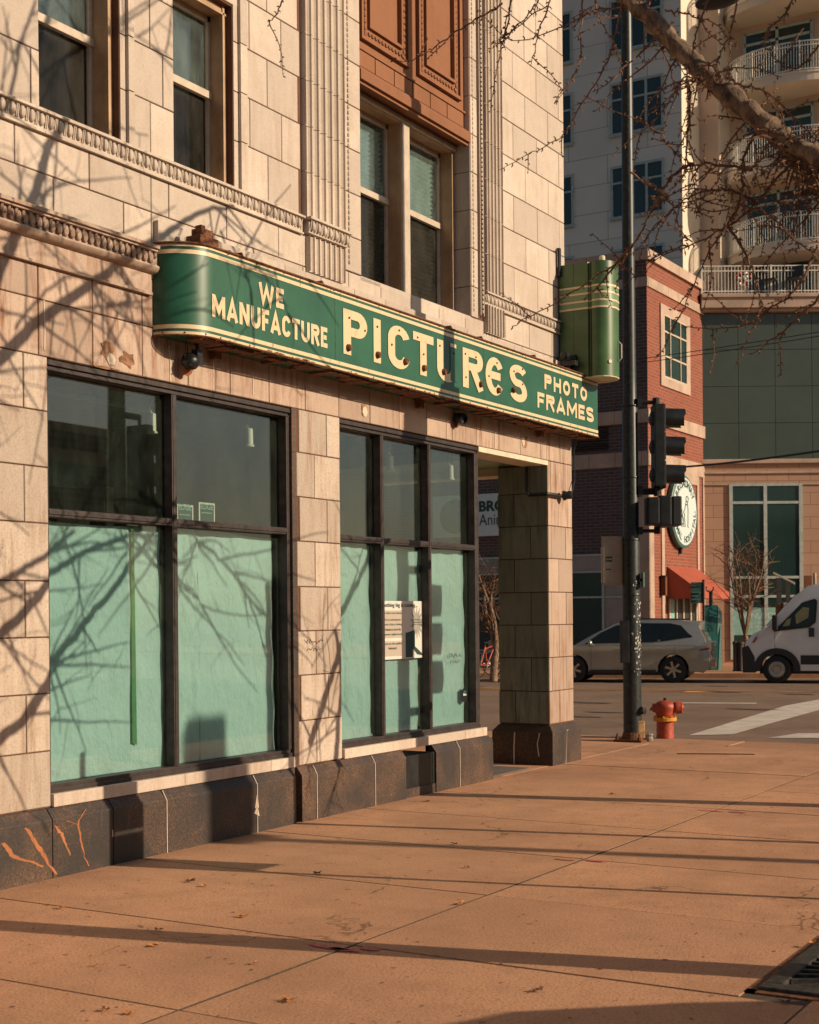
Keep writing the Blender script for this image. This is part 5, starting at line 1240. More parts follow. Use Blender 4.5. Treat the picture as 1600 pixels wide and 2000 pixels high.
# ================================================================== VEHICLES  (local: x forward, y left, z up; rear axle x=0)
def hwf(z, w0, w1, zb, zt): return w0 if z < zb else w0+(w1-w0)*(z-zb)/(zt-zb)
def wheel(name, x, y, r_, w, par, spokes=6, side=1, steel=False):
    mb = MB(); s_ = side
    mb.lathe([(r_*.62, -w*.0), (r_*.9, 0), (r_, w*.12), (r_, w*.88), (r_*.9, w), (r_*.62, w)], (x, y, r_), (0, -s_, 0), 32, caps=False)
    wh = mb.build(name, 'tyre', par, smooth=True)
    mb = MB(); yo = y
    n = 32
    def ring(ra, rb, ya, yb):
        vs = []
        for rr_, yy in ((ra, ya), (rb, yb)):
            for k in range(n): a = 2*math.pi*k/n; vs.append((x+rr_*math.cos(a), yo-s_*yy, r_+rr_*math.sin(a)))
        mb.add(vs, [(k, (k+1) % n, n+(k+1) % n, n+k) for k in range(n)])
    ring(r_*.66, r_*.62, -.004, .03); ring(r_*.62, r_*.57, .0, .05)
    if steel:
        ring(r_*.57, r_*.50, .02, .01); ring(r_*.5, r_*.25, .01, .03); ring(r_*.25, .001, .0, .0)
        for k in range(8): a = k*math.pi/4; mb.lathe([(.02, 0), (.02, .01)], (x+r_*.40*math.cos(a), yo-s_*.005, r_+r_*.40*math.sin(a)), (0, s_, 0), 8)
    else:
        for k in range(spokes):
            a = 2*math.pi*k/spokes+.3; d = Vector((math.cos(a), 0, math.sin(a))); t_ = Vector((-math.sin(a), 0, math.cos(a)))
            mb.obox(Vector((x, yo-s_*.022, r_))+d*r_*.34, d*r_*.27, t_*r_*.085, Vector((0, .012, 0)))
        mb.lathe([(r_*.16, -.01), (r_*.15, .012), (.01, .016)], (x, yo-s_*.02, r_), (0, s_, 0), 16)
    mb.build('rim', 'rim', wh, smooth=False)
    mb = MB(); mb.lathe([(r_*.6, 0), (r_*.6, .01)], (x, yo-s_*.085, r_), (0, s_, 0), 24); mb.build('brake_disc', 'black', wh)
def arch(cx, r_, zb, n=9):
    a0 = math.asin((zb-.36)/r_) if abs(zb-.36) < r_ else 0
    return [(cx+r_*math.cos(a0+(math.pi-2*a0)*k/n), .36+r_*math.sin(a0+(math.pi-2*a0)*k/n)) for k in range(n+1)]
def panel(mb, poly, hw, off, sides=(1, -1)):
    for s_ in sides:
        vs = [(p, s_*(hw(q)+off), q) for p, q in poly]; mb.add(vs, [tuple(range(len(vs)))])
def build_suv():
    T = thing('parked_car', (0, 0, 0), 'grey beige metallic estate car parked behind the black signal pole', 'car')
    hw = lambda z: hwf(z, .905, .66, .98, 1.70)
    low = [(-.80, .30), (-.93, .42), (-.97, .62), (-.95, .85), (-.90, 1.02), (-.2, 1.06), (1.3, 1.03), (2.62, 1.03), (3.2, .97), (3.55, .87), (3.72, .72), (3.75, .45), (3.66, .28)]
    bot = [(3.28, .27)]+[(2.7+(p-2.7), q) for p, q in arch(2.7, .41, .30)]+[(2.2, .26), (.5, .26)]+arch(0, .41, .30)+[(-.5, .29)]
    mb = MB(); mb.prism((low+bot)[::-1], lambda p, q, t: (p, t*hw(q), q), -1, 1); mb.build('body', 'carpaint', T, smooth=True, bevel=.045)
    gh = [(-.90, 1.0), (-.84, 1.2), (-.68, 1.50), (-.72, 1.62), (-.2, 1.68), (.5, 1.705), (1.15, 1.68), (1.6, 1.60), (2.15, 1.32), (2.68, 1.02)]
    mb = MB(); mb.prism(gh[::-1], lambda p, q, t: (p, t*hw(q), q), -1, 1); mb.build('cabin', 'carpaint', T, smooth=True, bevel=.03)
    for sd_ in (1, -1):
        mb = MB()
        for poly in ([(.42, 1.10), (1.02, 1.09), (.98, 1.575), (.60, 1.58), (.35, 1.50)], [(-.52, 1.24), (.34, 1.11), (.26, 1.49), (.1, 1.56), (-.10, 1.55)], [(1.10, 1.09), (2.32, 1.06), (1.90, 1.34), (1.52, 1.52), (1.06, 1.575)]): panel(mb, poly, hw, .012, (sd_,))
        panel(mb, [(-.5, 1.22), (2.4, 1.04), (1.94, 1.36), (1.54, 1.55), (.9, 1.61), (.1, 1.60), (-.2, 1.54)], hw, .006, (sd_,)); mb.build('side_window', 'carglass', T, fix=False)
    mb = MB(); mb.add([(-.895, -.62, 1.08), (-.895, .62, 1.08), (-.62, .56, 1.48), (-.62, -.56, 1.48)], [(0, 1, 2, 3)]); mb.add([(2.62, -.72, 1.06), (2.62, .72, 1.06), (1.68, .6, 1.58), (1.68, -.6, 1.58)], [(0, 1, 2, 3)]); mb.build('windscreen', 'carglass', T, fix=False)
    mb = MB(); panel(mb, [(-.80, .27), (-.95, .40), (-.96, .60), (-.45, .60), (-.44, .33)], lambda z: .912, .006); mb.box(-1.0, -.93, -.85, .85, .38, .62); mb.box(3.7, 3.78, -.8, .8, .3, .5); mb.build('bumper', 'carpaint', T, bevel=.02)
    for sd_ in (1, -1): mb = MB(); panel(mb, [(.45, .27), (2.25, .27), (2.25, .35), (.45, .35)], lambda z: .91, .012, (sd_,)); mb.build('sill_strip', 'plastic', T)
    mb = MB()
    for x in (1.04, -.05, 2.22): mb.tube([(x-.02, .913, .40), (x, .915, .98)], .004, 3)
    mb.build('door_seam', 'black', T)
    for x in (.36, 1.50): mb = MB(); mb.box(x-.1, x+.08, .90, .935, .90, .925); mb.build('door_handle', 'carpaint', T, bevel=.01)
    for s_ in (1, -1):
        mb = MB(); mb.obox((-.78, s_*.80, .98), (.20, 0, -.03), (0, .09, 0), (-.03, 0, .085)); mb.build('tail_lamp', 'lens', T, bevel=.03)
        mb = MB(); mb.obox((-.82, s_*.84, .90), (.13, 0, -.02), (0, .06, 0), (-.02, 0, .03)); mb.build('tail_lamp', 'redlens', T, bevel=.01)
        mb = MB(); mb.obox((3.45, s_*.72, .80), (.2, 0, -.05), (0, .12, 0), (0, 0, .06)); mb.build('headlight', 'lens', T, bevel=.03)
        mb = MB(); mb.ball((2.22, s_*1.0, 1.08), .07, .09, .075, 10, 6); mb.build('mirror', 'carpaint', T, smooth=True)
        mb = MB(); mb.tube([(-.3, s_*.62, 1.70), (1.2, s_*.62, 1.73)], .018, 5); mb.build('roof_rail', 'plastic', T)
        for x in (0, 2.7): wheel('wheel', x, s_*.90, .36, .22, T, side=s_)
    mb = MB(); mb.box(-.72, -.5, -.64, .64, 1.60, 1.655); mb.build('rear_spoiler', 'carpaint', T, bevel=.02)
    mb = MB(); mb.box(-.985, -.965, -.26, .26, .72, .84); mb.build('number_plate', 'sticker', T)
    mb = MB(); mb.box(-.4, 3.2, -.75, .75, .2, .30); mb.box(.0, 2.5, -.5, .5, 1.0, 1.15); mb.build('underbody', 'black', T)
    return T
def build_van():
    T = thing('delivery_van', (0, 0, 0), 'white high-roofed delivery van with a yellow seat, parked at the right edge', 'van')
    hw = lambda z: hwf(z, 1.0, .88, 1.25, 2.6)
    body = [(-1.0, .35), (-1.02, 2.45), (-.9, 2.62), (2.2, 2.66), (2.65, 2.55), (3.0, 2.28), (3.35, 1.9), (3.72, 1.48), (4.05, 1.30), (4.24, 1.10), (4.30, .85), (4.28, .62), (4.2, .50)]
    bot = [(3.95, .50)]+[(p, q) for p, q in arch(3.45, .44, .36)]+[(2.95, .33), (.5, .33)]+arch(0, .44, .36)+[(-.5, .33)]
    mb = MB(); mb.prism((body+bot)[::-1], lambda p, q, t: (p, t*hw(q), q), -1, 1); mb.build('body', 'vanpaint', T, smooth=True, bevel=.05)
    for sd_ in (1, -1): mb = MB(); panel(mb, [(3.55, 1.36), (3.28, 1.62), (2.80, 2.12), (2.48, 2.22), (2.42, 2.16), (2.46, 1.60), (2.62, 1.47)], hw, .010, (sd_,)); mb.build('side_window', 'black', T, fix=False)
    for sd_ in (1, -1): mb = MB(); panel(mb, [(3.42, 1.43), (3.16, 1.70), (2.77, 2.07), (2.52, 2.15), (2.48, 2.1), (2.52, 1.63), (2.66, 1.52)], hw, .014, (sd_,)); mb.build('side_glass', 'carglass', T, fix=False)
    mb = MB(); panel(mb, [(2.95, 1.55), (2.65, 1.72), (2.62, 1.98), (2.78, 2.0), (2.98, 1.80)], hw, .016, (1,)); panel(mb, [(3.3, 1.5), (3.12, 1.52), (3.08, 1.72), (3.2, 1.66)], hw, .016, (1,)); mb.build('seat_cover', 'olive', T, fix=False)
    mb = MB(); mb.add([(3.76, -.8, 1.50), (3.76, .8, 1.50), (2.98, .78, 2.33), (2.98, -.78, 2.33)], [(0, 1, 2, 3)]); mb.build('windscreen', 'carglass', T, fix=False)
    mb = MB(); n = 14; vs = []; fs = []
    for k in range(n+1):
        a = R(-5+k*190/n); 
        for r_ in (.43, .60): vs.append((3.45+r_*math.cos(a), 1.012, max(.30, .36+r_*math.sin(a)*(.95))))
    fs = [(2*k, 2*k+2, 2*k+3, 2*k+1) for k in range(n)]; mb.add(vs, fs)
    mb.box(4.0, 4.33, -.98, .98, .28, .72); mb.box(4.1, 4.35, -.9, .9, .72, .95); panel(mb, [(4.0, .28), (4.33, .30), (4.34, .95), (4.18, 1.0), (4.02, .7)], lambda z: 1.0, .01); mb.build('bumper', 'plastic', T, bevel=.015)
    for sd_ in (1, -1): mb = MB(); panel(mb, [(.6, .50), (2.85, .50), (2.85, .74), (.6, .74)], hw, .014, (sd_,)); mb.build('side_strip', 'plastic', T)
    mb = MB(); mb.tube([(2.36, 1.008, .5), (2.36, 1.0, 1.4), (2.34, .92, 2.3)], .006, 3); mb.tube([(3.50, 1.008, .85), (3.5, .99, 1.36)], .006, 3); mb.tube([(1.2, 1.008, .5), (1.2, .93, 2.4)], .006, 3); mb.build('door_seam', 'black', T)
    mb = MB(); panel(mb, [(2.50, 1.22), (2.64, 1.22), (2.64, 1.46), (2.50, 1.46)], hw, .03, (1,)); mb.build('door_handle', 'plastic', T, bevel=.01)
    for s_ in (1, -1):
        mb = MB(); mb.box(3.42, 3.56, s_*1.09-.11, s_*1.09+.11, 1.40, 1.80); mb.build('mirror', 'plastic', T, bevel=.03)
        mb = MB(); mb.add([(4.20, s_*.93, 1.12), (4.12, s_*1.006, 1.02), (3.92, s_*1.01, 1.30), (4.0, s_*.92, 1.34), (4.24, s_*.7, 1.12)], [(0, 1, 2, 3), (0, 3, 4)]); mb.build('headlight', 'lens', T)
        mb = MB(); mb.add([(4.08, s_*1.012, 1.06), (4.02, s_*1.014, 1.08), (3.93, s_*1.014, 1.22), (4.0, s_*1.013, 1.22)], [(0, 1, 2, 3)]); mb.build('turn_signal', 'hydr', T)
        for x in (0, 3.45): wheel('wheel', x, s_*1.0, .37, .24, T, side=s_, steel=True)
    mb = MB(); mb.box(-.4, 3.9, -.8, .8, .25, .4); mb.build('underbody', 'black', T)
    return T
CARZ = -.135
suv = build_suv(); van = build_van()
f_ = onZ(1126, 1333, CARZ); r_ = onZ(1309, 1334, CARZ); d_ = (f_-r_).normalized(); hd = math.atan2(d_.y, d_.x); lft = Vector((-d_.y, d_.x, 0)); mid = (f_+r_)/2
suv.rotation_euler = (0, 0, hd); suv.location = mid-d_*1.35-lft*.9
f_ = onZ(1518, 1335, CARZ); van.rotation_euler = (0, 0, hd); van.location = f_-d_*3.45-lft*1.0
v2 = dup(van, (10.8, 4.38, -.135), R(90), 'unseen copy of the white van added in the street to cast the corner shadow'); v2['group'] = 'delivery vans'; van['group'] = 'delivery vans'  # van copy added out of view to shade the lower right sidewalk corner

# ================================================================== FAR FURNITURE
def Q(x, d, z): p = P(x, 1200, d); return Vector((p.x, p.y, z))
def box_cam(mb, xa, xb, d, z0, z1, th=.1):
    a = Q(xa, d, 0); b = Q(xb, d, 0); c = (a+b)/2; mb.obox((c.x, c.y, (z0+z1)/2), (b-a)/2, FWD*th/2, UZ*(z1-z0)/2)
zat = lambda y, d: EYE+(1196-y)*d/FPX
BSN = thing('bus_stop_sign', tuple(Q(1374, 42.5, 0)), 'dark bus stop flag sign on a thin black post left of the teal totem', 'sign')
mb = MB(); mb.tube([Q(1374.5, 42.5, 0), Q(1374.5, 42.5, zat(1132, 42.5))], .04, 8); mb.build('post', 'black', BSN)
mb = MB(); box_cam(mb, 1350, 1372, 42.5, zat(1178, 42.5), zat(1137, 42.5), .03); mb.build('flag_panel', 'ink', BSN)
mb = MB()
for y, w in ((1143, 9), (1156, 18), (1163, 12), (1170, 15)): box_cam(mb, 1352, 1352+w, 42.45, zat(y+2, 42.5), zat(y, 42.5), .03)
mb.build('print', 'signteal', BSN)
TT = thing('bike_share_totem', tuple(Q(1393, 43, 0)), 'teal bike share totem with cut corner and vertical lettering beside the orange awning', 'totem')
poly = [(1376, 1182), (1401, 1182), (1410, 1196), (1410, 1312), (1376, 1312)]
mb = MB(); o_ = Q(1376, 43, 0); mb.prism([((x-1376)*43/FPX, zat(y, 43)) for x, y in poly], lambda p, q, t: tuple(o_+RGT*p+FWD*t+UZ*q), 0, .25); mb.build('body', 'teal', TT, bevel=.01)
mb = MB(); mb.add([tuple(o_+RGT*((x-1376)*43/FPX)-FWD*.01+UZ*zat(y, 43)) for x, y in ((1403, 1186), (1409, 1197), (1409, 1312), (1402, 1312), (1407, 1220), (1401, 1240))], [(0, 1, 4, 5), (1, 2, 3, 4)]); mb.build('pale_edge', 'tealpale', TT, fix=False)
mb = MB(); put_text(mb, 'DIVVY', o_+RGT*.27+UZ*zat(1233, 43)-FWD*.012, UZ, -RGT, .62, .15, .03); mb.build('lettering', 'ink', TT, fix=False)
mb = MB(); mb.tube([o_+RGT*.20+UZ*zat(1182, 43), o_+RGT*.20+UZ*zat(1156, 43)], .06, 8)
cc = o_+RGT*.17+UZ*zat(1149, 43); mb.tube([cc+RGT*.11*math.cos(a)+UZ*.11*math.sin(a) for a in [R(20-k*28) for k in range(9)]], .022, 6); mb.build('hook_post', 'black', TT)
SL = thing('solar_pay_station', tuple(Q(1531, 43.5, 0)), 'solar panel roofed pay station on two dark posts in front of the tall window', 'pay station')
mb = MB(); box_cam(mb, 1518, 1526, 43.5, 0, zat(1130, 43.5), .12); box_cam(mb, 1536, 1543, 43.5, 0, zat(1137, 43.5), .12); mb.build('post', 'plastic', SL)
mb = MB(); a = Q(1511, 43.5, zat(1118, 43.5)); b = Q(1553, 43.5, zat(1139, 43.5)); w_ = FWD*.35+RGT*.1; mb.add([a-w_*.2, b-w_*.2, b+w_, a+w_, a-w_*.2-UZ*.07, b-w_*.2-UZ*.07, b+w_-UZ*.07, a+w_-UZ*.07], [(0, 1, 2, 3), (0, 4, 5, 1), (1, 5, 6, 2), (2, 6, 7, 3), (3, 7, 4, 0), (4, 7, 6, 5)]); mb.build('solar_panel', 'signback', SL, bevel=.01)
mb = MB(); box_cam(mb, 1517, 1530, 43.4, .9, 2.0, .3); mb.build('cabinet', 'rust', SL, bevel=.02)
mb = MB(); mb.obox(Q(1536, 43.3, 1.85), RGT*.12, FWD*.1, UZ*.18); mb.build('screen_unit', 'rim', SL, bevel=.03)
t_ = thing('small_sign', tuple(Q(1582, 44, 0)), 'small brown sign and pipe post above the white van roof', 'sign')
mb = MB(); mb.tube([Q(1592, 44, 0), Q(1592, 44, zat(1121, 44))], .05, 8); mb.build('post', 'signback', t_); mb = MB(); box_cam(mb, 1571, 1586, 44, zat(1156, 44), zat(1126, 44), .05); mb.build('plate', 'rust', t_)
BOL = 'brown posts standing between the parked cars'
for x, w, lab in ((1435, .055, 'thin brown post between the parked car and the van'), (1445.5, .10, 'thick brown bollard just left of the white van')):
    t_ = thing('bollard', tuple(Q(x, 42, 0)), lab, 'bollard', BOL)
    mb = MB(); p = Q(x, 42, 0); mb.lathe([(w*1.1, 0), (w, .04), (w, .78), (w*1.25, .80), (w*1.25, .86), (w*.6, .9)], p, n=14); mb.build('post', 'bronze', t_, smooth=True)
    mb = MB(); mb.lathe([(w*1.5, 0), (w*1.5, .03)], p, n=14); mb.build('base', 'black', t_)
# bicycle glimpsed through the porch
def bicycle(loc, ang, lab):
    T = thing('bicycle', (0, 0, 0), lab, 'bicycle')
    for x in (0, 1.05):
        mb = MB(); mb.tube([(x+.33*math.cos(a), 0, .34+.33*math.sin(a)) for a in [i*math.pi/14 for i in range(29)]], .018, 6); w = mb.build('wheel', 'tyre', T, smooth=True)
        mb = MB()
        for k in range(10): a = k*math.pi/5; mb.tube([(x, 0, .34), (x+.32*math.cos(a), 0, .34+.32*math.sin(a))], .003, 3)
        mb.build('spokes', 'rim', w)
    mb = MB()
    for a, b in (((0, .34), (.30, .82)), ((0, .34), (.42, .32)), ((.42, .32), (.30, .86)), ((.42, .32), (.88, .80)), ((.33, .78), (.86, .86)), ((.84, .94), (1.05, .34))): mb.tube([(a[0], 0, a[1]), (b[0], 0, b[1])], .02, 6)
    mb.build('frame', 'hydr', T, smooth=True)
    mb = MB(); mb.box(.15, .42, -.06, .06, .93, .98); mb.tube([(.3, 0, .84), (.3, 0, .94)], .015, 5); mb.build('saddle', 'black', T, bevel=.01)
    mb = MB(); mb.tube([(.78, -.28, 1.04), (.84, -.1, 1.05), (.84, .1, 1.05), (.78, .28, 1.04)], .015, 6); mb.tube([(.84, 0, .92), (.84, 0, 1.05)], .015, 5); mb.build('handlebar', 'black', T)
    mb = MB(); mb.box(.88, 1.15, -.16, .16, .78, 1.0); mb.build('basket', 'signback', T)
    mb = MB(); mb.lathe([(.09, 0), (.09, .01)], (.42, .03, .32), (0, 1, 0), 14); mb.box(.40, .44, .05, .13, .16, .18); mb.box(.40, .44, -.13, -.05, .46, .48); mb.build('crank', 'black', T)
    T.location = loc; T.rotation_euler = (0, 0, ang); return T
bicycle(tuple(Q(938, 39.5, .0)), TH+R(62), 'red framed bicycle seen through the corner porch beside a bare tree')
bicycle(tuple(Q(958, 41, .0)), TH+R(40), 'second red bicycle parked deeper behind the first in the porch gap')

# ================================================================== TREES
def wander(rr, p, d, L, r0, r1, seg=.06, curl=.25, droop=0.0):
    p = Vector(p); d = Vector(d).normalized(); pts = [p.copy()]; n = max(2, int(L/seg))
    for i in range(n):
        d = (d+Vector((rr.gauss(0, curl), rr.gauss(0, curl), rr.gauss(0, curl)))*.3+Vector((0, 0, -droop))).normalized()
        p = p+d*(L/n); pts.append(p.copy())
    return pts, [r0+(r1-r0)*i/n for i in range(n+1)]
def spurs(mb, rr, pts, rs, step=.03, L=.018):
    acc = 0; k = 0
    for i in range(len(pts)-1):
        a, b = pts[i], pts[i+1]; l = (b-a).length; t = step-acc
        d = (b-a).normalized()
        while t < l:
            q = a+d*t; u = d.orthogonal().normalized(); an = k*2.4+rr.uniform(-.6, .6); w = d.cross(u); s_ = (u*math.cos(an)+w*math.sin(an))
            ln = L*rr.uniform(.5, 1.3); r0 = rs[i]; tip = q+s_*(r0+ln)+d*ln*.5
            mb.tube([q, q+s_*(r0+ln*.5), tip], [.0035, .0045, .0025], 4, True); k += 1; t += step*rr.uniform(.6, 1.5)
        acc = (l-(t-step)) if t > l else 0
        acc = max(0, min(acc, step))
def smooth_pts(pts, rs=None, n=6, rr=None, jit=0.0):
    out = []; ro = []
    P_ = [Vector(p) for p in pts]
    for i in range(len(P_)-1):
        p0 = P_[max(i-1, 0)]; p1 = P_[i]; p2 = P_[i+1]; p3 = P_[min(i+2, len(P_)-1)]
        for k in range(n):
            t = k/n; q = .5*((2*p1)+(-p0+p2)*t+(2*p0-5*p1+4*p2-p3)*t*t+(-p0+3*p1-3*p2+p3)*t*t*t)
            if rr and jit: q = q+Vector((rr.gauss(0, jit), rr.gauss(0, jit), rr.gauss(0, jit)))
            out.append(q)
            if rs: ro.append(rs[i]*(1-t)+rs[i+1]*t)
    out.append(P_[-1]); 
    if rs: ro.append(rs[-1])
    return out, ro
rt = random.Random(77)
TR = thing('honey_locust_tree', (5.75, 7.0, 0), 'bare thorny street tree whose knobbly limb reaches in at the upper right', 'tree')
mb = MB(); tk, tr = smooth_pts([(5.75, 7.0, -.05), (5.74, 7.0, .4), (5.80, 6.98, 1.6), (5.72, 7.02, 2.9), (5.65, 7.05, 3.6), (5.75, 7.1, 4.6), (5.8, 7.3, 6.0), (5.9, 7.5, 8.0)], [.17, .135, .125, .12, .115, .09, .06, .03], 6, rt, .004)
mb.tube(tk, tr, 16); mb.build('trunk', 'bark', TR, smooth=True)
limbpx = [((1790, 560, 7.4), .085), ((1680, 440, 7.3), .078), ((1600, 352, 7.25), .070), ((1540, 285, 7.25), .066), ((1480, 230, 7.3), .062), ((1400, 165, 7.4), .058), ((1330, 98, 7.5), .056), ((1275, 40, 7.6), .054), ((1215, -15, 7.7), .050), ((1120, -120, 7.9), .040), ((1000, -260, 8.2), .022)]
LP = [P(*a) for a, b in limbpx]; LR = [b for a, b in limbpx]
lp, lr = smooth_pts([Vector((5.68, 7.04, 3.0))]+LP, [.10]+LR, 8, rt, .004)
lr = [.86*r_*(1+.10*math.sin(i*1.7)+.07*math.sin(i*.73)) for i, r_ in enumerate(lr)]
mb = MB(); mb.tube(lp, lr, 14)
l2 = [P(1555, 300, 7.25), P(1600, 335, 7.1), P(1680, 380, 6.9)]
a_, b_ = smooth_pts([P(1500, 262, 7.3), P(1560, 285, 7.15), P(1620, 325, 7.0), P(1720, 420, 6.8)], [.03, .045, .05, .055], 6, rt, .003); mb.tube(a_, b_, 10)
for k in range(26):    # knots along the limb
    i = rt.randrange(8, len(lp)-10); v = Vector((rt.gauss(0, 1), rt.gauss(0, 1), rt.gauss(0, 1))).normalized(); c = lp[i]+v*lr[i]*.85; mb.ball(c, .014, .014, .018, 7, 5)
mb.v = [(x+rt.gauss(0, .0028), y+rt.gauss(0, .0028), z+rt.gauss(0, .0028)) for x, y, z in mb.v]
mb.build('limb', 'bark', TR, smooth=True)
# visible twigs given as polylines (px, py, depth)
tw = [
 [(1348, 165, 7.4), (1348, 230, 7.45), (1343, 300, 7.5), (1352, 350, 7.5), (1362, 430, 7.55)],
 [(1352, 320, 7.45), (1310, 345, 7.5), (1285, 395, 7.6), (1238, 478, 7.7), (1200, 520, 7.8), (1100, 583, 8.0), (1000, 640, 8.2)],
 [(1238, 478, 7.7), (1180, 545, 7.8), (1142, 588, 7.9)],
 [(1470, 330, 7.3), (1420, 322, 7.35), (1365, 323, 7.4), (1330, 345, 7.5), (1290, 395, 7.6)],
 [(1480, 400, 7.3), (1440, 378, 7.3), (1400, 370, 7.3), (1350, 385, 7.4), (1300, 420, 7.5), (1230, 500, 7.6)],
 [(1490, 240, 7.3), (1460, 290, 7.3), (1450, 350, 7.3), (1445, 400, 7.3), (1420, 440, 7.4), (1380, 500, 7.4), (1340, 590, 7.5), (1310, 650, 7.6)],
 [(1420, 440, 7.4), (1450, 490, 7.3), (1475, 550, 7.3), (1495, 618, 7.3)],
 [(1440, 400, 7.3), (1500, 420, 7.2), (1550, 470, 7.1), (1600, 510, 7.1)],
 [(1420, 130, 7.4), (1440, 165, 7.2), (1490, 180, 7.1), (1560, 240, 7.0), (1620, 300, 7.0)],
 [(1600, 480, 7.2), (1560, 560, 7.2), (1510, 600, 7.3), (1440, 640, 7.5), (1330, 640, 7.6)],
 [(1620, 560, 7.0), (1560, 620, 7.1), (1470, 690, 7.3)],
 [(1580, 300, 7.2), (1530, 340, 7.2), (1480, 390, 7.3), (1440, 430, 7.3), (1370, 470, 7.4), (1290, 500, 7.5), (1215, 560, 7.6)],
 [(1570, 290, 7.2), (1540, 270, 7.1), (1510, 255, 7.1), (1450, 260, 7.1)],
 [(1600, 250, 7.2), (1560, 265, 7.15), (1520, 300, 7.2), (1500, 350, 7.2)],
 [(1650, 200, 7.0), (1600, 260, 7.1), (1570, 330, 7.1), (1560, 400, 7.1)],
 [(1400, 165, 7.4), (1365, 150, 7.3), (1330, 160, 7.2), (1290, 220, 7.1), (1200, 300, 7.1)],
 [(1220, 0, 7.7), (1205, 60, 7.6), (1190, 120, 7.6), (1140, 200, 7.8), (1100, 262, 8.0), (1040, 300, 8.2), (975, 330, 8.3)],
 [(1140, -20, 8.0), (1135, 60, 8.0), (1128, 130, 8.0), (1085, 200, 8.0)],
 [(1160, -20, 8.0), (1170, 40, 8.0), (1205, 95, 8.0)],
 [(1000, -20, 8.2), (985, 60, 8.2), (972, 130, 8.2), (955, 220, 8.2)],
 [(1060, -20, 8.2), (1040, 20, 8.2), (1000, 60, 8.2), (960, 85, 8.2)],
 [(1090, -30, 8.0), (1060, 50, 8.0), (1038, 130, 8.0)],
 [(1300, -20, 7.5), (1250, 10, 7.6), (1160, 20, 7.8), (1080, 60, 8.0), (1000, 75, 8.1), (930, 15, 8.2)],
 [(980, 10, 8.2), (920, 45, 8.2), (860, 85, 8.2), (815, 115, 8.2), (762, 123, 8.2)],
 [(1300, 20, 7.5), (1340, 25, 7.4), (1400, 50, 7.3), (1440, 100, 7.2)],
 [(1440, -20, 7.2), (1425, 60, 7.2), (1400, 130, 7.2), (1385, 190, 7.3)],
 [(1560, -20, 7.0), (1530, 30, 7.0), (1500, 60, 7.0), (1490, 90, 7.1)],
 [(1380, 0, 7.2), (1360, 60, 7.2), (1350, 120, 7.3), (1340, 200, 7.3)],
 [(1600, 90, 7.0), (1560, 130, 7.0), (1520, 120, 7.0), (1500, 70, 7.0)],
 [(1240, 230, 7.3), (1290, 260, 7.3), (1320, 300, 7.4), (1345, 330, 7.4)],
 [(1228, 335, 7.4), (1290, 375, 7.4), (1320, 430, 7.5), (1340, 500, 7.5)],
 [(560, -20, 8.6), (540, 25, 8.6), (520, 40, 8.6)],
]
mbb = MB(); mbt = MB(); mbs = MB()
for k, pl in enumerate(tw):
    pts = [P(x+rt.uniform(-3, 3), y+rt.uniform(-3, 3), d) for x, y, d in pl]; r0 = .0085 if k < 12 else .006
    a_, b_ = smooth_pts(pts, [r0*(1-.75*i/(len(pts)-1)) for i in range(len(pts))], 7, rt, .004); mbb.tube(a_, b_, 6); spurs(mbs, rt, a_, b_, .028)
    for i in range(4, len(a_)-2, 5 if k < 16 else 8):
        if rt.random() < .78:
            d = (a_[i+1]-a_[i]).normalized(); o_ = Vector((rt.gauss(0, 1), rt.gauss(0, 1), rt.gauss(-.3, .8))).normalized(); L = rt.uniform(.08, .38)
            p2, r2_ = wander(rt, a_[i], d*.8+o_, L, .0038, .0018, .035, .45, .03); mbt.tube(p2, r2_, 5); spurs(mbs, rt, p2, r2_, .03, .014)
# dense twiggy cluster round the limb
for k in range(95):
    i = rt.randrange(12, 64) if k > 40 else rt.randrange(10, 34); i = min(i, len(lp)-2)
    o_ = Vector((rt.gauss(0, 1), rt.gauss(0, 1), rt.gauss(-.5, .9))).normalized(); L = rt.uniform(.10, .55)
    p2, r2_ = wander(rt, lp[i]+o_*lr[i]*.7, o_, L, .006, .0018, .035, .5, .035); mbt.tube(p2, r2_, 5); spurs(mbs, rt, p2, r2_, .028, .018)
for k in range(42):
    q = P(rt.gauss(1450, 75), rt.gauss(345, 60), rt.uniform(7.0, 7.6)); o_ = Vector((rt.gauss(0, 1), rt.gauss(0, 1), rt.gauss(0, .8))).normalized()
    p2, r2_ = wander(rt, q, o_, rt.uniform(.12, .4), .004, .0016, .03, .6, .02); mbt.tube(p2, r2_, 5); spurs(mbs, rt, p2, r2_, .028, .014)
mbb.build('branch', 'twig', TR); mbt.build('twig', 'twig', TR); mbs.build('thorn_spur', 'twig', TR)
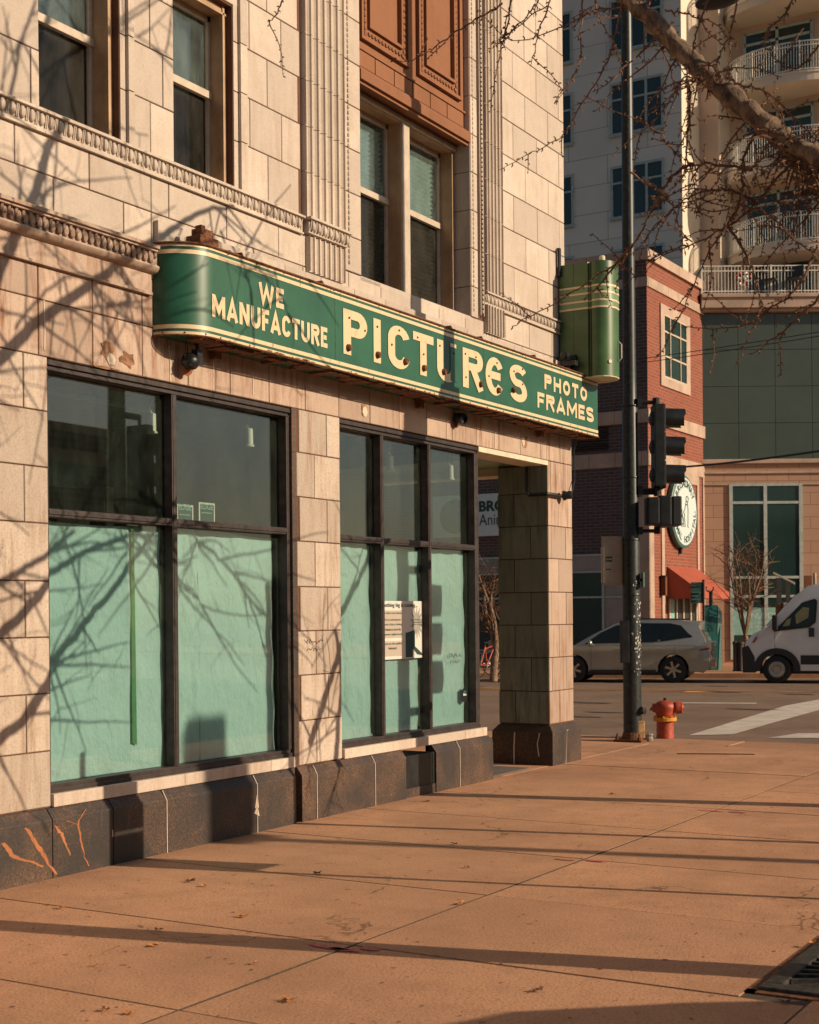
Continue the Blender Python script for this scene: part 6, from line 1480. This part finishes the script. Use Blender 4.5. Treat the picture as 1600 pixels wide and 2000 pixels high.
# crown limbs outside the frame whose shadows cross the shop front
def sh(x, y, Xd):
    Xd -= .85; p = onX(x, y, 0.0); return Vector((Xd, p.y+SA*Xd, p.z+ST*Xd))
limbs = [
 ([(-90, 1560), (0, 1444), (52, 1400), (100, 1324), (160, 1252), (210, 1191), (262, 1127), (292, 1079), (325, 1040), (365, 985)], .030, .012, 6.0),
 ([(-120, 1330), (0, 1242), (94, 1142), (112, 1116), (161, 1086), (210, 1056), (277, 1034), (330, 1002)], .030, .010, 6.3),
 ([(-120, 1200), (0, 1139), (37, 1116), (94, 1082), (150, 1045), (184, 1019)], .024, .010, 6.5),
 ([(300, 950), (402, 1020), (440, 1050), (480, 1090), (514, 1139), (535, 1190), (548, 1250)], .014, .006, 6.6),
 ([(340, 1060), (360, 1090), (412, 1139), (440, 1180)], .014, .005, 6.6),
 ([(-140, 800), (0, 700), (60, 640), (170, 560), (250, 500), (330, 450), (400, 412), (450, 405)], .038, .010, 6.2),
 ([(-80, 720), (0, 520), (30, 450), (60, 400), (80, 340), (92, 290), (115, 240), (130, 100), (150, -20), (170, -150)], .038, .016, 6.4),
 ([(-60, 440), (60, 460), (130, 440), (200, 480), (240, 540), (260, 600)], .014, .005, 6.8),
 ([(30, 640), (100, 560), (160, 540), (220, 600), (300, 660)], .010, .005, 6.8),
 ([(780, 1020), (735, 1110), (690, 1200), (660, 1280), (630, 1380), (606, 1450)], .020, .030, 6.4),
 ([(655, 1230), (668, 1330), (660, 1420), (655, 1500)], .018, .03, 6.6),
 ([(-40, 300), (20, 180), (40, 90), (70, 0)], .014, .008, 6.8), ([(130, 200), (180, 90), (240, 60), (330, 110)], .008, .004, 6.8),
 ([(430, 450), (455, 520), (470, 600), (500, 680)], .010, .004, 6.6), ([(350, 470), (400, 560), (420, 640)], .008, .004, 6.8)]
def pxx(p): d = p-CAMP; f = d.dot(FWD); return 800+d.dot(RGT)/f*FPX if f > .3 else 9999
mb = MB(); mb2 = MB(); rs = random.Random(21)
trk = Vector((5.8, 7.05, 0))
for pl, r0, r1, Xd in limbs:
    pts = [sh(x, y, Xd+.25*math.sin(i*.7)) for i, (x, y) in enumerate(pl)]; L = [1.4*(r0+(r1-r0)*i/(len(pts)-1)) for i in range(len(pts))]
    if pl[0][0] < -50:
        z0 = max(2.6, min(pts[0].z-.7, 5.5)); pts = [Vector((5.75, 7.05, z0))]+pts; L = [r0*1.25]+L
    a_, b_ = smooth_pts(pts, L, 7, rs, .005); mb.tube(a_, b_, 8)
    nb = int(len(a_)*.34)
    for k in range(nb):
        i = rs.randrange(3, len(a_)-1); d = (a_[i]-a_[i-1]).normalized(); o_ = Vector((rs.gauss(0, .5), rs.gauss(0, 1), rs.gauss(-.2, 1))).normalized()
        p2, r2_ = wander(rs, a_[i], d*.5+o_, rs.uniform(.4, 1.3), .013, .005, .09, .2, .01)
        if min(pxx(q) for q in p2) < 1640: continue
        mb2.tube(p2, r2_, 4)
        for q in range(2):
            j = rs.randrange(1, len(p2)-1); o2 = Vector((rs.gauss(0, .5), rs.gauss(0, 1), rs.gauss(0, 1))).normalized(); p3, r3 = wander(rs, p2[j], o2, rs.uniform(.15, .5), .005, .002, .07, .4, .02); (mb2.tube(p3, r3, 4) if min(pxx(q) for q in p3) > 1620 else None)
mb.build('crown_limb', 'bark', TR, smooth=True); mb2.build('crown_twig', 'twig', TR)
def small_tree(x, d, h, spread, lab, seed, n0=6, lean=0):
    rr = random.Random(seed); b = Q(x, d, 0); T = thing('young_tree', tuple(b), lab, 'tree')
    mb = MB(); tk, tr = wander(rr, b, (0, 0, 1), h*.20, .11, .085, .2, .12); mb.tube(tk, tr, 9); mb.build('trunk', 'bark', T, smooth=True)
    mb = MB(); mt = MB(); top = tk[-1]
    for k in range(n0):
        a = 2*math.pi*k/n0+rr.uniform(-.3, .3); d0 = Vector((math.cos(a)*spread, math.sin(a)*spread, 1)).normalized()
        p, r_ = wander(rr, top, d0, h*rr.uniform(.45, .62), .055, .02, .25, .22, -.01); mb.tube(p, r_, 6)
        for q in range(9):
            j = rr.randrange(len(p)//3, len(p)); o_ = Vector((rr.gauss(0, 1), rr.gauss(0, 1), .7)).normalized(); p2, r2_ = wander(rr, p[j], o_, h*rr.uniform(.12, .26), .018, .007, .12, .35, -.01); mt.tube(p2, r2_, 4)
            for w in range(5):
                j2 = rr.randrange(1, len(p2)); o2 = Vector((rr.gauss(0, 1), rr.gauss(0, 1), .6)).normalized(); p3, r3 = wander(rr, p2[j2], o2, h*rr.uniform(.05, .13), .007, .004, .08, .4); mt.tube(p3, r3, 3)
    mb.build('limb', 'bark', T, smooth=True); mt.build('crown', 'twig', T); return T
small_tree(1463, 43, 5.1, .30, 'bare multi-stemmed young tree in front of the tall shop window on the right', 5)
small_tree(963, 37, 3.9, .26, 'bare young tree seen through the corner porch gap', 8, 5)

# ================================================================== KERBSIDE THINGS CASTING SHADOWS, GRATE, LEAVES
G = thing('tree_grate', (5.7, 7.0, 0), 'rusty iron tree grate with slots at the lower right corner of the sidewalk', 'grate')
gx0, gx1, gy0, gy1 = 5.04, 6.44, 6.46, 7.66
mb = MB(); fr_ = .09
mb.box(gx0, gx1, gy0, gy0+fr_, -.03, .022); mb.box(gx0, gx1, gy1-fr_, gy1, -.03, .022); mb.box(gx0, gx0+fr_, gy0+fr_, gy1-fr_, -.03, .022); mb.box(gx1-fr_, gx1, gy0+fr_, gy1-fr_, -.03, .022)
mb.build('frame', 'iron', G, bevel=.008)
mb = MB(); c0 = Vector(((gx0+gx1)/2, (gy0+gy1)/2, 0))
for k in range(44):
    a = 2*math.pi*k/44; d = Vector((math.cos(a), math.sin(a), 0)); ex = min((gx1-gx0)/2-fr_ if abs(d.x) < 1e-6 else ((gx1-gx0)/2-fr_)/abs(d.x), 9 if abs(d.y) < 1e-6 else ((gy1-gy0)/2-fr_)/abs(d.y))
    u = Vector((-d.y, d.x, 0)); r0 = .27; mb.obox(c0+d*(r0+ex)/2+UZ*.006, d*(ex-r0)/2, u*.013, UZ*.012)
for r_ in (.27, .45, .6):
    n = 40; pts = [c0+Vector((math.cos(2*math.pi*i/n), math.sin(2*math.pi*i/n), 0))*r_+UZ*.004 for i in range(n+1)]
    if r_ < .5: mb.tube(pts, .012, 4)
mb.build('slotted_bars', 'iron', G)
mb = MB(); mb.box(gx0, gx1, gy0, gy1, -.12, -.05); mb.build('pit_soil', 'joint', G)
mb = MB(); mb.box(gx0-.05, gx0, gy0-.05, gy1+.05, -.05, .004); mb.box(gx0-.05, gx1, gy0-.05, gy0, -.05, .004); mb.build('rim_angle', 'rust', G)
for k in range(5):
    x, y = (5.18+.03*k, 6.95+.05*k)
# parking sign post
t_ = thing('parking_sign', (5.0, 8.78, 0), 'parking sign plates on a thin kerbside post just right of the view', 'sign')
mb = MB(); mb.tube([(5.0, 8.78, 0), (5.0, 8.78, 2.95)], .028, 6); mb.build('post', 'signback', t_)
mb = MB(); mb.box(4.965, 4.97, 8.79, 9.10, 2.28, 2.76); mb.box(4.965, 4.97, 8.79, 9.10, 1.62, 2.26); mb.build('plate', 'signback', t_)
# second signal pole whose shadow falls over the right window
sx, sy = 4.75, 13.15
t_ = thing('signal_pole', (sx, sy, 0), 'second black signal pole at the kerb outside the photo on the right', 'pole')
mb = MB(); mb.lathe([(.13, 0), (.12, 2.8), (.105, 4.8), (.085, 11)], (sx, sy, 0), n=20); mb.build('shaft', 'polepaint', t_, smooth=True)
t2 = thing('traffic_signal', (sx, sy+.5, 3.0), 'second traffic signal on the kerbside pole outside the photo', 'traffic light')
mb = MB(); mb.box(sx-.17, sx+.17, sy+.36, sy+.50, 2.95, 4.15); mb.build('housing', 'black', t2, bevel=.01)
for k in range(3): mb = MB(); mb.lathe([(.15, 0), (.15, .25)], (sx, sy+.5, 3.95-.39*k), (0, 1, 0), 16); mb.build('visor', 'black', t2)
mb = MB(); mb.tube([(sx, sy, 4.25), (sx, sy+.42, 4.25)], .04, 6); mb.tube([(sx, sy, 2.85), (sx, sy+.42, 2.85)], .04, 6); mb.tube([(sx, sy+.42, 2.85), (sx, sy+.42, 4.25)], .025, 6); mb.build('mounting_arm', 'black', t2)
mb = MB(); mb.box(sx-.2, sx+.2, sy-.2, sy+.15, 5.3, 5.75); mb.build('bracket_box', 'black', t_)
t_ = thing('street_lamp', (17.6, 13.3, -.13), 'far street lamp on the opposite kerb outside the photo', 'street lamp')
mb = MB(); mb.lathe([(.09, 0), (.08, 7.6)], (17.6, 13.3, -.13), n=12); mb.build('shaft', 'black', t_)
mb = MB(); mb.box(17.4, 17.8, 13.05, 13.55, 7.3, 8.35); mb.build('lantern', 'black', t_, bevel=.04)
t_ = thing('thin_post', (5.1, 15.4, 0), 'thin kerbside post outside the photo on the right', 'post')
mb = MB(); mb.tube([(5.1, 11.05, 0), (5.1, 11.05, 4.2)], .045, 8); t_.location = (5.1, 11.05, 0); mb.build('shaft', 'black', t_)
mb = MB(); mb.lathe([(.05, 4.2), (.03, 4.24)], (5.1, 11.05, 0), n=8); mb.build('cap', 'black', t_)
# fallen leaves
leafpx = [(310, 1818, 1), (301, 1849, 0), (475, 1792, 0), (187, 1888, 0), (497, 1884, 0), (563, 1956, 0), (119, 1775, 0), (373, 1723, 1), (399, 1732, 0), (621, 1708, 1), (205, 1975, 0), (255, 1982, 0), (835, 1566, 0), (900, 1767, 0), (1197, 1552, 1), (1382, 1522, 0), (888, 1650, 1), (912, 1696, 1), (1535, 1960, 1), (1050, 1937, 1), (1590, 1852, 0)]
where = ['dark curled leaf lying in the wide shadow at lower left', 'orange leaf just below the dark curled leaf', 'largest tan leaf left of centre foreground', 'orange leaf at far lower left below the wide shadow',
         'tan leaf right of the lower left group under the wide shadow', 'pale leaf near the bottom centre', 'small orange leaf above the wide shadow at the left', 'small brown leaf above its orange neighbour near the plinth shadow', 'orange leaf with a pointed tip near the plinth shadow',
         'brown leaf touching the thin post shadow', 'small orange leaf left of its twin at the bottom left edge', 'small orange leaf right of its twin at the bottom left edge', 'reddish leaf close to the building plinth end', 'tiny orange leaf beside the crossing of two pavement joints',
         'dark leaf on the thin shadow right of the corner pier', 'tiny orange leaf far right near the pavement seam', 'orange brown leaf in the middle of the sidewalk', 'dark flat leaf below the middle of the sidewalk', 'brown leaf beside the tree grate', 'dark leaf low on the sidewalk right of centre', 'orange leaf resting on the tree grate']
def leaf(p, s_, rot, mat, lab, rr):
    mb = MB(); n = 15; c = (0, 0, .006); vs = [c]
    for k in range(n):
        a = 2*math.pi*k/n; r_ = s_*(1 if k % 3 == 0 else .6)*rr.uniform(.75, 1.1); vs.append((r_*math.cos(a), r_*.75*math.sin(a), .004+s_*.45*abs(math.sin(a*1.5+1))*rr.uniform(.3, 1)))
    mb.add(vs, [(0, 1+k, 1+(k+1) % n) for k in range(n)]); o = mb.build('fallen_leaf', mat, None, fix=False); o.location = p; o.rotation_euler = (0, 0, rot)
    return tag(o, lab, 'leaf', 'fallen leaves on the sidewalk')
rl = random.Random(4)
for (x, y, dk), lab in zip(leafpx, where):
    p = onZ(x, y); leaf((p.x, p.y, .024 if (x, y) == (1590, 1852) else .002), rl.uniform(.028, .048), rl.uniform(0, 6), 'leaf2' if dk else 'leaf', lab, rl)
# loose bits of grit and gum on the slabs
mb = MB()
for k in range(900):
    x = rl.uniform(.1, 5.0); y = rl.uniform(4.2, 17.8); s_ = rl.uniform(.003, .010)*(1.6 if rl.random() < .06 else 1)
    mb.add([(x+s_*math.cos(a+rl.uniform(-.3, .3)), y+s_*rl.uniform(.7, 1.1)*math.sin(a), .003+.001*(i % 2)) for i, a in enumerate([0, 1.05, 2.1, 3.14, 4.19, 5.2])], [(0, 1, 2, 3, 4, 5)])
tag(mb.build('sidewalk_grit', 'leaf2', fix=False), kind='stuff')
